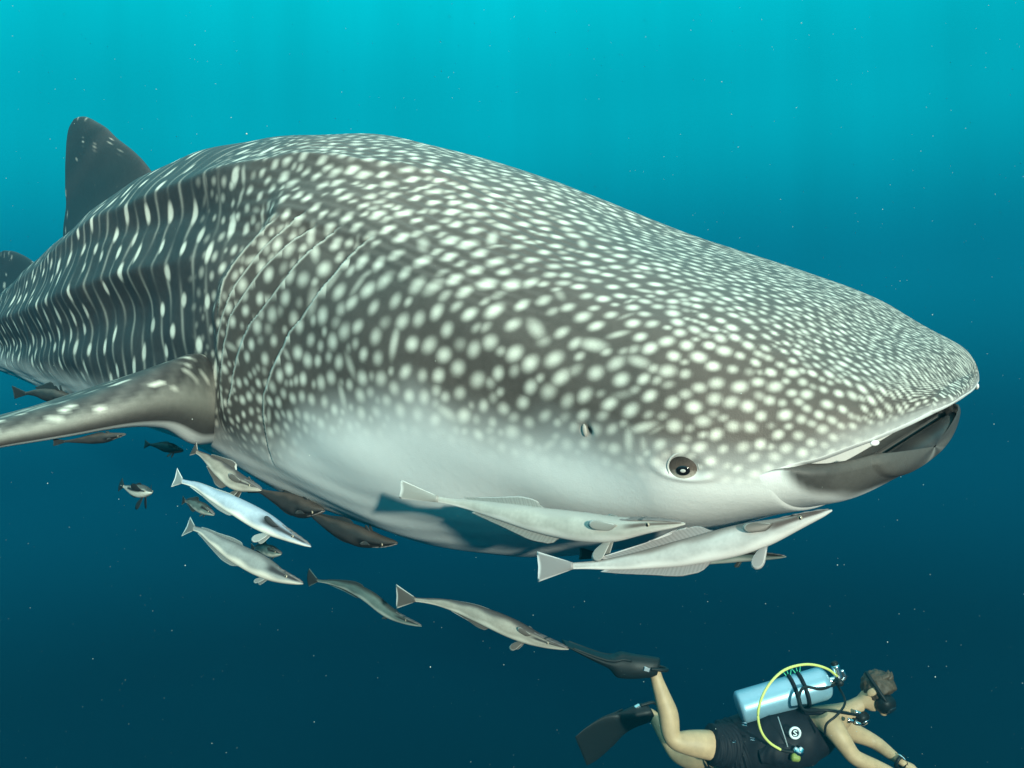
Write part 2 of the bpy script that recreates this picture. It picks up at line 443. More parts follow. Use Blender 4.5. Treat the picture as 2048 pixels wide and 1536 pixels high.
def build_body():
    s = np.concatenate([np.linspace(0, .12, 60, endpoint=False), np.linspace(.12, 2.3, 560, endpoint=False),
                        np.linspace(2.3, 4.6, 330, endpoint=False), np.linspace(4.6, 7.0, 90)])
    thd = np.concatenate([np.linspace(-8, 172, 460, endpoint=False), np.linspace(172, 352, 130, endpoint=False)])
    th = np.radians(thd)
    p = shark_surface(s, th, jaw=True)
    # rounded snout: shrinking rings in front of the first
    h0 = frame(np.array([0.0]))[1][0]; ring0 = p[0]; mid0 = ring0.mean(0)
    qs = np.linspace(0, np.pi / 2, 26)[1:][::-1]
    capr = np.array([mid0 + (ring0 - mid0) * max(math.cos(q_), .012) + h0 * (.018 * (1 - math.cos(q_) ** 2)) for q_ in qs])
    p = np.concatenate([capr, p]); s = np.concatenate([-.018 * np.sin(qs) ** 2, s])
    n_s, n_t = p.shape[:2]
    du = np.gradient(p, axis=0)
    dv = np.roll(p, -1, 1) - np.roll(p, 1, 1)
    nrm = unit(np.cross(dv, du))
    ctr = spine(s)[0][:, None]
    sg = np.sign(((p - ctr) * nrm).sum(-1, keepdims=True)); nrm = nrm * np.where(sg == 0, 1, sg)
    arc = np.concatenate([np.zeros((n_s, 1)), np.cumsum(np.linalg.norm(np.diff(p, axis=1), axis=2), axis=1)], 1)   # along each ring
    per = arc[:, -1] + np.linalg.norm(p[:, 0] - p[:, -1], axis=1)
    tt = np.where(thd > 180, 360 - thd, thd)          # mirror angle: 0 top .. 180 bottom
    tt = np.abs(tt)
    S2 = s[:, None]; T2 = tt[None, :]
    disp = np.zeros((n_s, n_t)); mark = np.zeros((n_s, n_t)); edge = np.zeros((n_s, n_t))
    # gill slits: the skin in front ends in a thin lip, the skin behind starts lower
    for g in GILLS:
        g = np.array(g)
        sg_ = np.interp(tt, g[:, 1], g[:, 0])
        inside = sst(g[0, 1] - .5, g[0, 1] + 5, tt) * (1 - sst(g[-1, 1] - 7, g[-1, 1] + .5, tt))
        inside = inside * (1 - .75 * sst(104, 122, tt))
        d = (S2 - sg_[None]) * 0.8
        dep = np.where(d > 0, -0.014 * np.exp(-d / 0.055), 0.003 * np.exp(d / 0.03))
        dep -= np.where((d > 0) & (d < 0.008), 0.008, 0)
        disp += dep * inside[None]
        mark = np.maximum(mark, sst(-.002, .002, d) * (1 - sst(.007, .020, d)) * .95 * inside[None])  # dark inside of the slit, painted as shade into the colour
        edge = np.maximum(edge, sst(-.011, -.004, d) * (1 - sst(-.004, .001, d)) * .62 * inside[None])  # flap edge catching the light, painted as a pale line
    g5 = np.array(GILLS[4]); s5 = np.interp(tt, g5[:, 1], g5[:, 0])[None]
    disp -= .050 * sst(.005, .12, S2 - s5) * (1 - .75 * sst(.5, 1.3, S2 - s5)) * sst(44, 64, T2) * (1 - sst(100, 125, T2))
    # keels along the back and flank
    rad = (per / 6.2)[:, None]
    ra = np.array(RIDGE_A); da = (T2 - np.interp(s, ra[:, 0], ra[:, 1])[:, None]) * np.pi / 180 * rad
    disp += sst(.75, 1.3, S2) * (1 - .6 * sst(2.6, 3.6, S2)) * (0.030 * np.exp(-np.sqrt(da ** 2 + .010 ** 2) / .04) - .009 * np.exp(-((da - .07) / .05) ** 2))
    rb = np.array(RIDGE_B); db = (T2 - np.interp(s, rb[:, 0], rb[:, 1])[:, None]) * np.pi / 180 * rad
    disp += sst(1.55, 2.1, S2) * (0.038 * np.exp(-np.sqrt(db ** 2 + .012 ** 2) / .05) - .020 * np.exp(-((db - .09) / .06) ** 2))
    disp += sst(1.5, 1.9, S2) * (1 - sst(3, 3.6, S2)) * .010 * np.exp(-np.sqrt((db + .11) ** 2 + .014 ** 2) / .03)
    db2 = db - .19
    disp += sst(1.7, 2.3, S2) * 0.010 * np.exp(-(db2 / .06) ** 2)
    # median keel
    disp += 0.012 * sst(.9, 1.6, S2) * np.exp(-np.abs(T2) * np.pi / 180 * rad / .03)
    # soft folds in the skin behind the head and long wrinkles on the crown
    disp += 0.0012 * np.sin(S2 * 46 + 2.2 * np.sin(T2 * .11)) * sst(1.55, 1.9, S2) * sst(40, 60, T2) * (1 - sst(110, 130, T2))
    disp += 0.0010 * np.sin(T2 * 1.9 + 3 * np.sin(S2 * 7)) * sst(.35, .7, S2) * (1 - sst(1.3, 1.7, S2)) * sst(14, 24, T2) * (1 - sst(60, 74, T2))
    disp += 0.004 * np.sin(S2 * 9 + T2 * .07) * np.sin(T2 * .13 + S2 * 3) * sst(.1, .5, S2)
    disp += 0.0005 * np.sin(T2 * .8 + 2 * np.sin(S2 * 5)) * sst(112, 130, T2) * sst(.5, .9, S2)      # throat pleats
    # eye socket and spiracle
    for (es, et), depth, wid in ((EYE_ST, -.004, .024), (SPIRACLE_ST, -.010, .0075)):
        dd = np.sqrt((S2 - es) ** 2 + ((T2 - et) * np.pi / 180 * .44) ** 2)
        disp += depth * np.exp(-(dd / wid) ** 2)
        if wid > .02:
            disp += .003 * np.exp(-((dd - .036) / .012) ** 2)
            disp += .003 * np.exp(-(((S2 - es) ** 2) / .02 + ((T2 - et + 6) * np.pi / 180 * .44) ** 2 / .006))
        else:
            mark += np.exp(-(dd / .006) ** 4) * .9  # shade in the spiracle pit painted dark
    p = p + nrm * disp[..., None]

    # ---- colour fields
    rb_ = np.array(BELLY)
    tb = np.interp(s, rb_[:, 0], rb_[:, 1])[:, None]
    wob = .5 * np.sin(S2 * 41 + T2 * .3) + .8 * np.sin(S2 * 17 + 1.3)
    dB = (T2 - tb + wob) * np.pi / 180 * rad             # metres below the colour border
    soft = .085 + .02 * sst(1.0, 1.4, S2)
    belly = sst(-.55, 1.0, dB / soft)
    under = (T2 > 93) & (S2 < .13)                      # underside of the upper lip is pale
    belly = np.maximum(belly, np.where(under, 1.0, 0.0))
    spot = np.zeros((n_s, n_t))
    ds_i = np.gradient(s)
    stp_s = np.linalg.norm(np.gradient(p, axis=0), axis=2); stp_t = np.linalg.norm(dv, axis=2) / 2
    e_s = unit(np.gradient(p, axis=0)); e_t = unit(dv)
    def paint(i, j, rs, rt, amp, ang=0.0, hard=.32):
        rm = max(rs, rt) * 1.15
        wi = min(int(np.ceil(rm / max(stp_s[i, j], 2e-4))) + 1, 90)
        wj = min(int(np.ceil(rm / max(stp_t[i, j], 2e-4))) + 1, 160)
        i0, i1 = max(0, i - wi), min(n_s, i + wi + 1)
        jm = np.arange(j - wj, j + wj + 1) % n_t
        D = p[i0:i1][:, jm] - p[i, j]
        X = D @ e_s[i, j]; Y = D @ e_t[i, j]
        far = (D * D).sum(-1) > (rm * 1.6) ** 2
        ca, sa = math.cos(ang), math.sin(ang)
        x = (X * ca + Y * sa) / rs; y = (-X * sa + Y * ca) / rt
        v = amp * (1 - sst(hard, 1.0, np.sqrt(x * x + y * y))) * ~far
        blk = spot[i0:i1][:, jm]
        spot[i0:i1, jm] = np.maximum(blk, v)
    # area-weighted dart throwing with a spacing that grows from snout to shoulders
    ws = stp_s * stp_t
    def spacing(ss, t):
        d = np.interp(ss, [0, .05, .12, .25, .45, .7, 1.0, 1.7], [.0155, .0165, .019, .0235, .032, .039, .042, .044])
        d = d * np.interp(t, [0, 50, 80, 105, 180], [.85, .95, 1.05, .78, .8])
        return d
    dens = ws / spacing(S2, T2) ** 2
    ok = (S2 < 1.72) & (T2 < tb + 9)
    dens = np.where(ok, dens, 0)
    cum = np.cumsum(dens.ravel()); cum /= cum[-1]
    accepted = []
    def throw(ndarts, fac, rs_rng, amp_rng, existing):
        idx = np.searchsorted(cum, rng.random(ndarts))
        ii, jj = np.unravel_index(idx, (n_s, n_t))
        pts = p[ii, jj]; sp_ = spacing(s[ii], tt[jj])
        cell = {}
        acc = []
        def key(q): return tuple((q / .06).astype(int))
        for q, dq in existing:
            cell.setdefault(key(q), []).append((q, dq))
        for k in range(ndarts):
            q = pts[k]; r = sp_[k] * fac; kk = key(q); good = True
            for a in (-1, 0, 1):
                for b in (-1, 0, 1):
                    for c in (-1, 0, 1):
                        for q2, d2 in cell.get((kk[0] + a, kk[1] + b, kk[2] + c), ()):
                            e = q - q2
                            if e @ e < (.5 * (r + d2)) ** 2: good = False; break
                        if not good: break
                    if not good: break
                if not good: break
            if good:
                cell.setdefault(kk, []).append((q, r)); acc.append((ii[k], jj[k], sp_[k], q))
        for i, j, d, q in acc:
            r = d * rng.uniform(*rs_rng); st = s[i]; t_ = tt[j]
            el = 1.0 + .35 * rng.random()
            ang = rng.uniform(-.5, .5)
            am = rng.uniform(*amp_rng) * (1 - .75 * float(sst(1.50, 1.74, st)))
            r *= 1 - .25 * float(sst(1.2, 1.6, st))
            if t_ < 62 and st > .3:                      # drawn out along the crown
                el = 1.10 + .5 * rng.random(); ang = rng.uniform(-.22, .22); r *= .86
            if rng.random() < .08 and st > .25:          # short worm-like dashes
                el = 2.6; ang = rng.uniform(-1.5, 1.5); am *= .75; r *= .8
            paint(i, j, r * el, r, am, ang, hard=.02)
        return [(q, d * fac) for i, j, d, q in acc]
    first = throw(40000, 1.0, (.46, .62), (.62, .98), [])
    throw(26000, .52, (.32, .48), (.30, .66), [(q, d * 1.0) for q, d in first])
    # rear body: thin upright lines with rows of long spots between them
    x = S2 + .022 * np.sin(T2 * .055) + .004 * np.sin(T2 * .11 + S2 * 4) + .0015 * np.sin(T2 * .31 + S2 * 9) + .03 * (T2 / 90 - .8) ** 2
    per_l = .072
    ph = (x / per_l) % 1.0
    line = np.exp(-((ph - .5) / .105) ** 2)
    line *= .17 + .14 * np.sin(T2 * .21 + np.floor(x / per_l) * 2.4)
    line = np.clip(line, 0, 1) * sst(1.45, 1.75, S2)
    spot = np.maximum(spot, line)
    k = 0
    for xs in np.arange(1.54, 6.4, per_l):
        k += 1
        for t0 in np.arange(8 + (k % 2) * 8, 122, 16):
            for side in (1, -1):
                t_ = t0 + rng.uniform(-2.4, 2.4)
                s_ = xs - .022 * math.sin(t_ * .055) - .03 * (t_ / 90 - .8) ** 2 + rng.uniform(-.005, .005)
                if rng.random() < .22: continue
                i = int(np.searchsorted(s, s_)); i = min(max(i, 1), n_s - 2)
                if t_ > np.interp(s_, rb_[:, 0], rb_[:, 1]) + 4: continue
                a_ = t_ if side > 0 else 360 - t_
                j = int(np.argmin(np.abs(thd - a_)))
                taper = np.interp(s_, [1.6, 4, 6.5], [1, .8, .4])
                paint(i, j, .0205 * taper * rng.uniform(.75, 1.25), .036 * taper * rng.uniform(.7, 1.3), rng.uniform(.7, 1.0), rng.uniform(-.15, .15), hard=.35)
    spot = np.maximum(spot, edge)
    # spots melt into the pale belly
    spot *= 1 - .85 * sst(.03, .16, dB)
    lip = np.exp(-((T2 - 87) / 5.5) ** 2) * (1 - sst(.03, .10, S2))
    spot *= 1 - .9 * lip
    col = np.stack([np.clip(spot, 0, 1), np.clip(belly, 0, 1), np.clip(mark, 0, 1), 1 - .9 * sst(1.35, 1.75, S2) + 0 * spot], -1)  # alpha drops behind the gills to paint in the light falling off

    P_all, C_all = p, col
    n = P_all.shape[0]
    quads = grid_quads(n, n_t, True)
    me = mesh_np('whale_shark', P_all, quads)
    a = me.color_attributes.new('skin', 'FLOAT_COLOR', 'POINT')
    a.data.foreach_set('color', C_all.reshape(-1, 4).astype(np.float32).ravel())
    return link('whale_shark', me, M_SHARK)

shark = build_body()
tag(shark, 'huge whale shark with white spots and stripes on dark grey skin', 'whale shark')

def skin_attr(me, rgb, tone=1.0):
    a = me.color_attributes.new('skin', 'FLOAT_COLOR', 'POINT')
    rgb = np.asarray(rgb, np.float32).reshape(-1, 3)
    a.data.foreach_set('color', np.concatenate([rgb, np.full((len(rgb), 1), tone, np.float32)], 1).ravel())

def surf_pt(s, td):
    e = 1e-3
    f = lambda a, b: shark_surface(np.array([a]), np.array([np.radians(b)]), jaw=True)[0, 0]
    q = f(s, td); ts = unit(f(s + e, td) - f(s - e, td)); tt = unit(f(s, td + .1) - f(s, td - .1))
    n = unit(np.cross(ts, tt)); c = spine(np.array([s]))[0][0]
    if n @ (q - c) < 0: n = -n
    return q, ts, tt, n

# ---- lower jaw: a wide scoop hung under the upper lip
JAW_GAP = ([0, .03, .06, .09, .12, .15, .20, .40], [.060, .056, .046, .030, .018, .026, .06, .08])
def build_jaw():
    s = np.concatenate([np.linspace(.050, .09, 24, endpoint=False), np.linspace(.09, .36, 46)])
    c, h, r, up = frame(s)
    W, hu, hd, nu, nd = profile(s)
    k = .80 + .165 * np.sqrt(np.clip((s - .048) / .03, 0, 1)) + .043 * sst(.06, .10, s) - .040 * sst(.135, .19, s)
    gap = pchip(*JAW_GAP, s)
    rings, cols = [], []
    m_o, m_l, m_i = 150, 10, 60
    for i in range(len(s)):
        t0 = np.arccos(-(np.clip(gap[i] / hd[i], 0, .97)) ** (nd[i] / 2))
        # even steps in angle from the right lip under the chin to the left lip
        a = np.linspace(t0, 2 * np.pi - t0, m_o)
        sn, cs = np.sin(a), np.cos(a)
        xo = k[i] * W[i] * np.sign(sn) * np.abs(sn) ** (2 / nd[i])
        zo = -hd[i] * np.abs(cs) ** (2 / nd[i]) - droop(s[i]) + .004
        W0 = xo[0]; z0 = zo[0]
        lw = .017
        q = np.linspace(0, np.pi, m_l + 2)[1:-1]
        xl = -W0 + lw * (1 - np.cos(q)); zl = z0 + lw * .8 * np.sin(q)
        b = np.linspace(-np.pi / 2, np.pi / 2, m_i)
        xi = (W0 - 2 * lw) * np.sin(b)
        dp = min(.034, .55 * (z0 + hd[i] + droop(s[i]))) * sst(.050, .08, s[i])
        zi = z0 - dp * np.abs(np.cos(b)) ** .5
        X = np.concatenate([xo, xl, xi, -xl[::-1]]); Z = np.concatenate([zo, zl, zi, zl[::-1]])
        rings.append(c[i] + X[:, None] * r[i] + Z[:, None] * up[i])
        below = np.concatenate([z0 - zo, np.zeros(2 * m_l + m_i)])
        inner = np.concatenate([np.zeros(m_o), np.full(m_l, .3), np.full(m_i, 1), np.full(m_l, .3)])
        lim = np.interp(s[i], [.0, .06, .08, .10, .115, .13], [.070, .064, .048, .024, -.005, -.06])
        pale = sst(lim - .022, lim + .022, below + .005 * np.sin(X * 47))
        pale = np.where(inner > .2, 0, pale)
        cols.append(np.stack([.06 + .03 * np.sin(X * 30), pale, np.where(inner > .8, .5, 0)], -1))
    rings = np.array(rings); cols = np.array(cols)
    mid = rings[0].mean(0); ff, fc = [], []
    for q in np.linspace(0, np.pi / 2, 8)[1:][::-1]:
        ff.append(mid + (rings[0] - mid) * max(math.cos(q), .01) ** .7 + h[0] * .022 * math.sin(q)); fc.append(cols[0])
    rings = np.concatenate([ff, rings]); cols = np.concatenate([fc, cols])
    me = mesh_np('lower_jaw', rings, grid_quads(*rings.shape[:2], True))
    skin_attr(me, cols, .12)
    return link('lower_jaw', me, M_SHARK, shark)
jaw = build_jaw()
jaw['label'] = 'dark grey lower lip fading to white chin'

# tooth band inside the lower lip
def tooth_band():
    s = np.concatenate([np.linspace(.12, .075, 24), np.full(40, .072), np.linspace(.075, .12, 24)])
    f = np.concatenate([np.ones(24), np.linspace(1, -1, 40), -np.ones(24)])
    c, h, r, up = frame(s); W = profile(s)[0]
    z = -pchip(*JAW_GAP, s) - droop(s) - .006
    pts = c + (f * (W * .93 - .055))[:, None] * r + z[:, None] * up
    return tube('tooth_band', pts[::4], [.0045], n=120, m=8, mat=simple_mat('gum_pad', (.09, .085, .08), .5, bump=.3, scale=300), parent=jaw)
tooth_band()

# ---- eye
def build_eye():
    q, ts, tt, n = surf_pt(*EYE_ST)
    n = unit(n + np.array([0, -.12, -.02]))
    ax = unit(np.cross(n, [0, 0, 1])); ay = unit(np.cross(ax, n))
    if ay[2] < 0: ay = -ay
    m, nt, b = material('shark_eye')
    N, L = nt.nodes, nt.links
    tc = N.new('ShaderNodeTexCoord'); sp = N.new('ShaderNodeSeparateXYZ'); L.new(tc.outputs['Generated'], sp.inputs[0])
    no = N.new('ShaderNodeTexNoise'); no.inputs['Scale'].default_value = 14; L.new(tc.outputs['Generated'], no.inputs['Vector'])
    ad = N.new('ShaderNodeMath'); ad.operation = 'MULTIPLY_ADD'; ad.inputs[1].default_value = .25
    L.new(no.outputs['Fac'], ad.inputs[0]); L.new(sp.outputs['Z'], ad.inputs[2])
    rp = N.new('ShaderNodeValToRGB'); L.new(ad.outputs[0], rp.inputs['Fac'])
    rp.color_ramp.elements.new(.5)
    for k_, (p_, c_) in enumerate([(.26, (.40, .38, .33, 1)), (.56, (.085, .066, .056, 1)), (1.0, (.018, .014, .012, 1))]):
        rp.color_ramp.elements[k_].position = p_; rp.color_ramp.elements[k_].color = c_
    L.new(rp.outputs['Color'], b.inputs['Base Color']); b.inputs['Roughness'].default_value = .55; b.inputs['Specular IOR Level'].default_value = .15
    axm = np.array([ax, ay, n])
    eye = ellipsoid('eye', q - n * .0025, axm, (.0210, .0210, .0075), m, shark, 24, 40)
    eye['label'] = 'round brown eye ringed by pale skin'
    blk = simple_mat('eye_black', (.006, .006, .007), .12, var=.05, spec=.6)
    lens = simple_mat('eye_glint', (.42, .42, .40), .15, var=.2, scale=200)
    cpos = q + n * .0062 - ay * .0032
    ellipsoid('pupil', cpos - n * .0012, axm, (.0100, .0074, .0020), blk, eye, 14, 28)
    ellipsoid('lens', cpos + n * .0006, axm, (.0040, .0026, .0011), lens, eye, 12, 24)  # pale bead imitating the reflection in the pupil
    # brow fold round the upper half of the eye
    a = np.linspace(R(-25), R(205), 24)
    pts = q + n * .0015 + .0222 * (np.cos(a)[:, None] * ax + np.sin(a)[:, None] * ay)
    lid = tube('eyelid', pts[::3], [.0006, .0013, .0016, .0013, .0006], n=60, m=10, mat=M_SHARK, parent=eye, up=n)
    skin_attr(lid.data, np.tile([.25, .45, 0], (len(lid.data.vertices), 1)))
    # spiracle flap behind the eye
    q, ts, tt, n = surf_pt(*SPIRACLE_ST)
    fl = ellipsoid('spiracle', q - ts * -.004 + n * .0005, np.array([ts, tt, n]), (.0042, .0095, .0030),
                   simple_mat('spiracle_flap', (.34, .32, .29), .5, scale=200), shark, 12, 20)
build_eye()

# ---- nostril flaps on the upper lip
M_PALE = simple_mat('pale_lip_skin', (.72, .74, .72), .5, var=.1, scale=80, bump=.1)
for f, ss_, rr in ((1.0, .037, (.007, .003, .004)), (-.90, .020, (.010, .004, .007))):
    c, h, r, up = [x[0] for x in frame(np.array([ss_]))]
    W = profile(np.array([ss_]))[0][0]
    tl_ = unit(-r * f + h * .8)
    nn_ = unit(np.cross(tl_, up))
    ellipsoid('nostril_flap', c + r * f * W * .985 - up * (droop(ss_) + .010) + h * .002, np.array([tl_, nn_, up]), rr, M_PALE, shark, 14, 24)

# ---- upright fins: rows from root to tip between a leading and a trailing edge, lens-shaped in section
def upright_fin(name, rows, thick, ridge=0.02, dark=True):
    """rows: (z above spine plane world height, s leading, s trailing)"""
    rows = np.array(rows)
    z = np.linspace(0, 1, 60)
    d = np.linspace(0, 1, len(rows))
    zz = pchip(d, rows[:, 0], z); sl = pchip(d, rows[:, 1], z); st = pchip(d, rows[:, 2], z)
    a = np.linspace(0, 2 * np.pi, 96, endpoint=False)
    rings, cols = [], []
    for i in range(len(z)):
        x = .5 - .5 * np.cos(a)                              # 0 leading .. 1 trailing .. back
        s_ = sl[i] + (st[i] - sl[i]) * x
        prof = np.sin(np.pi * np.clip(x, 0, 1) ** .62) ** .8
        t = thick * (1 - .80 * z[i] ** .8) * prof * np.sign(np.sin(a)) + 0
        t = t * (1 + 2.2 * np.exp(-z[i] / .07))              # flared root
        c, h, r, up = frame(s_)
        q = c.copy(); q[:, 2] = 0
        q = q + t[:, None] * r * np.array([1, 1, 0]); q[:, 2] = zz[i]
        rings.append(q)
        ln = np.exp(-((((s_ + z[i] * .05) / .06) % 1 - .5) / .14) ** 2) * .0
        cols.append(np.stack([ln, 0 * ln, 0 * ln], -1))
    rings = np.array(rings); cols = np.array(cols)
    # pale flecks
    pos = rings.reshape(-1, 3); cc = cols.reshape(-1, 3)
    for _ in range(26):
        k = rng.integers(len(pos)); dd = (pos - pos[k]) / np.array([.010, .010, .024])
        cc[:, 0] = np.maximum(cc[:, 0], rng.uniform(.25, .7) * (1 - sst(.3, 1, np.sqrt((dd ** 2).sum(1)))))
    me = loft(name, rings)
    cc = np.concatenate([cc[:96], cc, cc[-96:]])
    skin_attr(me, cc, .0)  # fins get the darkest ground, imitating the dim light on them
    recalc(me)
    return link(name, me, M_SHARK, shark)

upright_fin('dorsal_fin', [(.56, 2.60, 3.86), (.70, 2.70, 3.92), (.83, 2.86, 3.87), (.90, 2.98, 3.885), (1.00, 3.19, 3.885),
                           (1.06, 3.30, 3.876), (1.11, 3.42, 3.866), (1.145, 3.51, 3.85), (1.168, 3.58, 3.83), (1.180, 3.635, 3.80), (1.186, 3.69, 3.76)], .040)
upright_fin('second_dorsal_fin', [(.42, 4.15, 5.35), (.52, 4.25, 5.45), (.60, 4.40, 5.38), (.68, 4.68, 5.36), (.73, 4.93, 5.34), (.755, 5.12, 5.28)], .028)
# tail fin, beyond the left edge of the picture
upright_fin('tail_fin', [(.26, 6.55, 7.02), (.45, 6.75, 7.10), (.75, 7.0, 7.30), (1.05, 7.25, 7.50), (1.25, 7.45, 7.56)], .035)
upright_fin('tail_fin', [(.34, 6.55, 7.02), (.15, 6.72, 7.08), (-.05, 6.9, 7.15), (-.2, 7.02, 7.14)], .030)

# ---- pectoral fins: swept blades with a thick rounded leading edge
def pectoral(side):
    q0, ts, tt, n = surf_pt(1.62, 112.0)
    if side > 0:
        le = np.array([at(640, 790, 2.85), at(500, 800, 2.52), at(425, 802, 2.29), at(345, 797, 2.12), at(270, 812, 2.04), at(170, 838, 2.0),
                       at(85, 856, 2.0), at(0, 874, 2.0), at(-90, 900, 2.0), at(-190, 935, 2.04), at(-300, 985, 2.1)])
        th = np.array([.06, .11, .118, .074, .054, .041, .036, .031, .027, .021, .010])
    else:
        c0, h0, r0, u0 = [x[0] for x in frame(np.array([1.55]))]
        d = unit(-r0 * .8 - h0 * .6)
        k = np.array([-.1, .12, .2, .3, .45, .6, .75, .9, 1.05, 1.2])
        le = c0 - r0 * .33 + np.array([0, 0, -.16]) + k[:, None] * d + np.array([0, 0, -.06]) * (k[:, None]) 
        th = np.array([.13, .095, .068, .052, .042, .036, .031, .026, .02, .01])
    n_ = 90
    p = catmull(le, n_)
    dl = np.concatenate([[0], np.cumsum(np.linalg.norm(np.diff(le, axis=0), axis=1))]); dl /= dl[-1]
    dp = np.concatenate([[0], np.cumsum(np.linalg.norm(np.diff(p, axis=0), axis=1))]); dp /= dp[-1]
    t = pchip(dl, th, dp)
    chord = pchip([0, .1, .3, .6, .85, 1], [.50, .56, .50, .36, .22, .06], dp)
    back = unit(-frame(np.array([1.7]))[1][0] + np.array([0, 0, .045]))
    upv = np.array([0, 0, 1.0]); upv = unit(upv - back * (upv @ back))
    m = 72
    a = np.linspace(0, 2 * np.pi, m, endpoint=False)
    x = .5 - .5 * np.cos(a)
    rings, cols = [], []
    for i in range(n_):
        prof = np.sqrt(np.clip(1 - (1 - np.clip(x / .16, 0, 1)) ** 2, 0, 1)) * (1 - np.clip((x - .16) / .84, 0, 1) ** 1.1) ** .8
        z = t[i] * prof * np.sign(np.sin(a))
        q = p[i] + (x * chord[i])[:, None] * back + z[:, None] * upv
        rings.append(q)
        lower = (z < -.25 * t[i])
        pale = np.where(z < 0, sst(.55, .80, -z / max(t[i], 1e-4)), 0)
        pale = np.where((np.sin(a) < 0) & (x > .1), 1, pale)
        zz = z / max(t[i], 1e-4)
        sheen = .36 * np.exp(-((zz - .05) / .38) ** 2) * (.75 + .25 * math.sin(i * .23)) + .05 * np.sin(i * 1.7 + zz * 9) * (zz > 0)  # grey sheen of the leading edge painted into the colour, faintly streaked
        pale = np.where(x < .1, sst(.70, .86, -zz), pale)
        cols.append(np.stack([np.clip(sheen, 0, 1) + 0 * x, pale, 0 * x], -1))
    rings = np.array(rings); cols = np.array(cols)
    pos = rings.reshape(-1, 3); cc = cols.reshape(-1, 3)
    upper = np.tile(np.sin(a) > 0, n_) & np.tile(x < .5, n_)
    ids = np.flatnonzero(upper)
    for _ in range(150):
        k = rng.choice(ids); dd = (pos - pos[k]) @ np.stack([unit(p[-1] - p[0]), back, upv], 1) / np.array([.022, .011, .010])
        w = (1 - sst(.35, 1, np.sqrt((dd ** 2).sum(1)))) * rng.uniform(.5, .95)
        cc[:, 0] = np.maximum(cc[:, 0], w)
    me = loft('pectoral_fin', rings)
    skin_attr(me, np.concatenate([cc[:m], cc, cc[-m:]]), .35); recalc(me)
    return link('pectoral_fin', me, M_SHARK, shark)
pectoral(1)
pectoral(-1)

# ------------------------------------------------------------------ remoras
def fish_mat(name, side, back, stripe, belly, spec=.45):
    """attribute 'skin': R = dark stripe, G = back, B = belly"""
    m, nt, b = material(name)
    N, L = nt.nodes, nt.links
    a = N.new('ShaderNodeAttribute'); a.attribute_name = 'skin'
    sp = N.new('ShaderNodeSeparateColor'); L.new(a.outputs['Color'], sp.inputs['Color'])
    tc = N.new('ShaderNodeTexCoord')
    no = N.new('ShaderNodeTexNoise'); no.inputs['Scale'].default_value = 160; no.inputs['Detail'].default_value = 4
    L.new(tc.outputs['Object'], no.inputs['Vector'])
    def mix(f, x, y):
        n = N.new('ShaderNodeMix'); n.data_type = 'RGBA'
        for s, v in (('Factor', f), ('A', x), ('B', y)):
            if hasattr(v, 'links'): L.new(v, n.inputs[s])
            elif isinstance(v, tuple): n.inputs[s].default_value = (*v, 1)
            else: n.inputs[s].default_value = v
        return n.outputs['Result']
    c = mix(no.outputs['Fac'], tuple(x * .8 for x in side), tuple(min(1, x * 1.15) for x in side))
    no2 = N.new('ShaderNodeTexNoise'); no2.inputs['Scale'].default_value = 34; no2.inputs['Detail'].default_value = 5
    L.new(tc.outputs['Object'], no2.inputs['Vector'])
    mf = N.new('ShaderNodeMapRange'); mf.inputs['From Min'].default_value = .42; mf.inputs['From Max'].default_value = .75; mf.inputs['To Max'].default_value = .5
    L.new(no2.outputs['Fac'], mf.inputs['Value'])
    c = mix(mf.outputs['Result'], c, tuple(x * .55 for x in side))
    c = mix(sp.outputs['Green'], c, back)
    c = mix(sp.outputs['Blue'], c, belly)
    c = mix(sp.outputs['Red'], c, stripe)
    L.new(c, b.inputs['Base Color'])
    b.inputs['Roughness'].default_value = .46; b.inputs['Specular IOR Level'].default_value = spec * .6
    bp = N.new('ShaderNodeBump'); bp.inputs['Strength'].default_value = .15; bp.inputs['Distance'].default_value = .0015
    L.new(no.outputs['Fac'], bp.inputs['Height']); L.new(bp.outputs['Normal'], b.inputs['Normal'])
    return m

def fin_mat(name, col, edge, trans=.35):
    """fine rays along the fin; attribute 'skin': R = pale rim, G = ray coordinate"""
    m, nt, b = material(name)
    N, L = nt.nodes, nt.links
    a = N.new('ShaderNodeAttribute'); a.attribute_name = 'skin'
    sp = N.new('ShaderNodeSeparateColor'); L.new(a.outputs['Color'], sp.inputs['Color'])
    mm = N.new('ShaderNodeMath'); mm.operation = 'MULTIPLY'; mm.inputs[1].default_value = 190.0; L.new(sp.outputs['Green'], mm.inputs[0])
    sn = N.new('ShaderNodeMath'); sn.operation = 'SINE'; L.new(mm.outputs[0], sn.inputs[0])
    ra = N.new('ShaderNodeMapRange'); ra.inputs['From Min'].default_value = -1; L.new(sn.outputs[0], ra.inputs['Value'])
    def mix(f, x, y):
        n = N.new('ShaderNodeMix'); n.data_type = 'RGBA'
        for s, v in (('Factor', f), ('A', x), ('B', y)):
            if hasattr(v, 'links'): L.new(v, n.inputs[s])
            else: n.inputs[s].default_value = (*v, 1)
        return n.outputs['Result']
    c = mix(ra.outputs['Result'], tuple(x * .88 for x in col), tuple(min(1, x * 1.1) for x in col))
    c = mix(sp.outputs['Red'], c, edge)
    L.new(c, b.inputs['Base Color']); b.inputs['Roughness'].default_value = .45
    tr = N.new('ShaderNodeBsdfTranslucent'); L.new(c, tr.inputs['Color'])
    ms = N.new('ShaderNodeMixShader'); ms.inputs['Fac'].default_value = trans
    out = N['Material Output']
    L.new(b.outputs['BSDF'], ms.inputs[1]); L.new(tr.outputs['BSDF'], ms.inputs[2]); L.new(ms.outputs[0], out.inputs['Surface'])
    return m

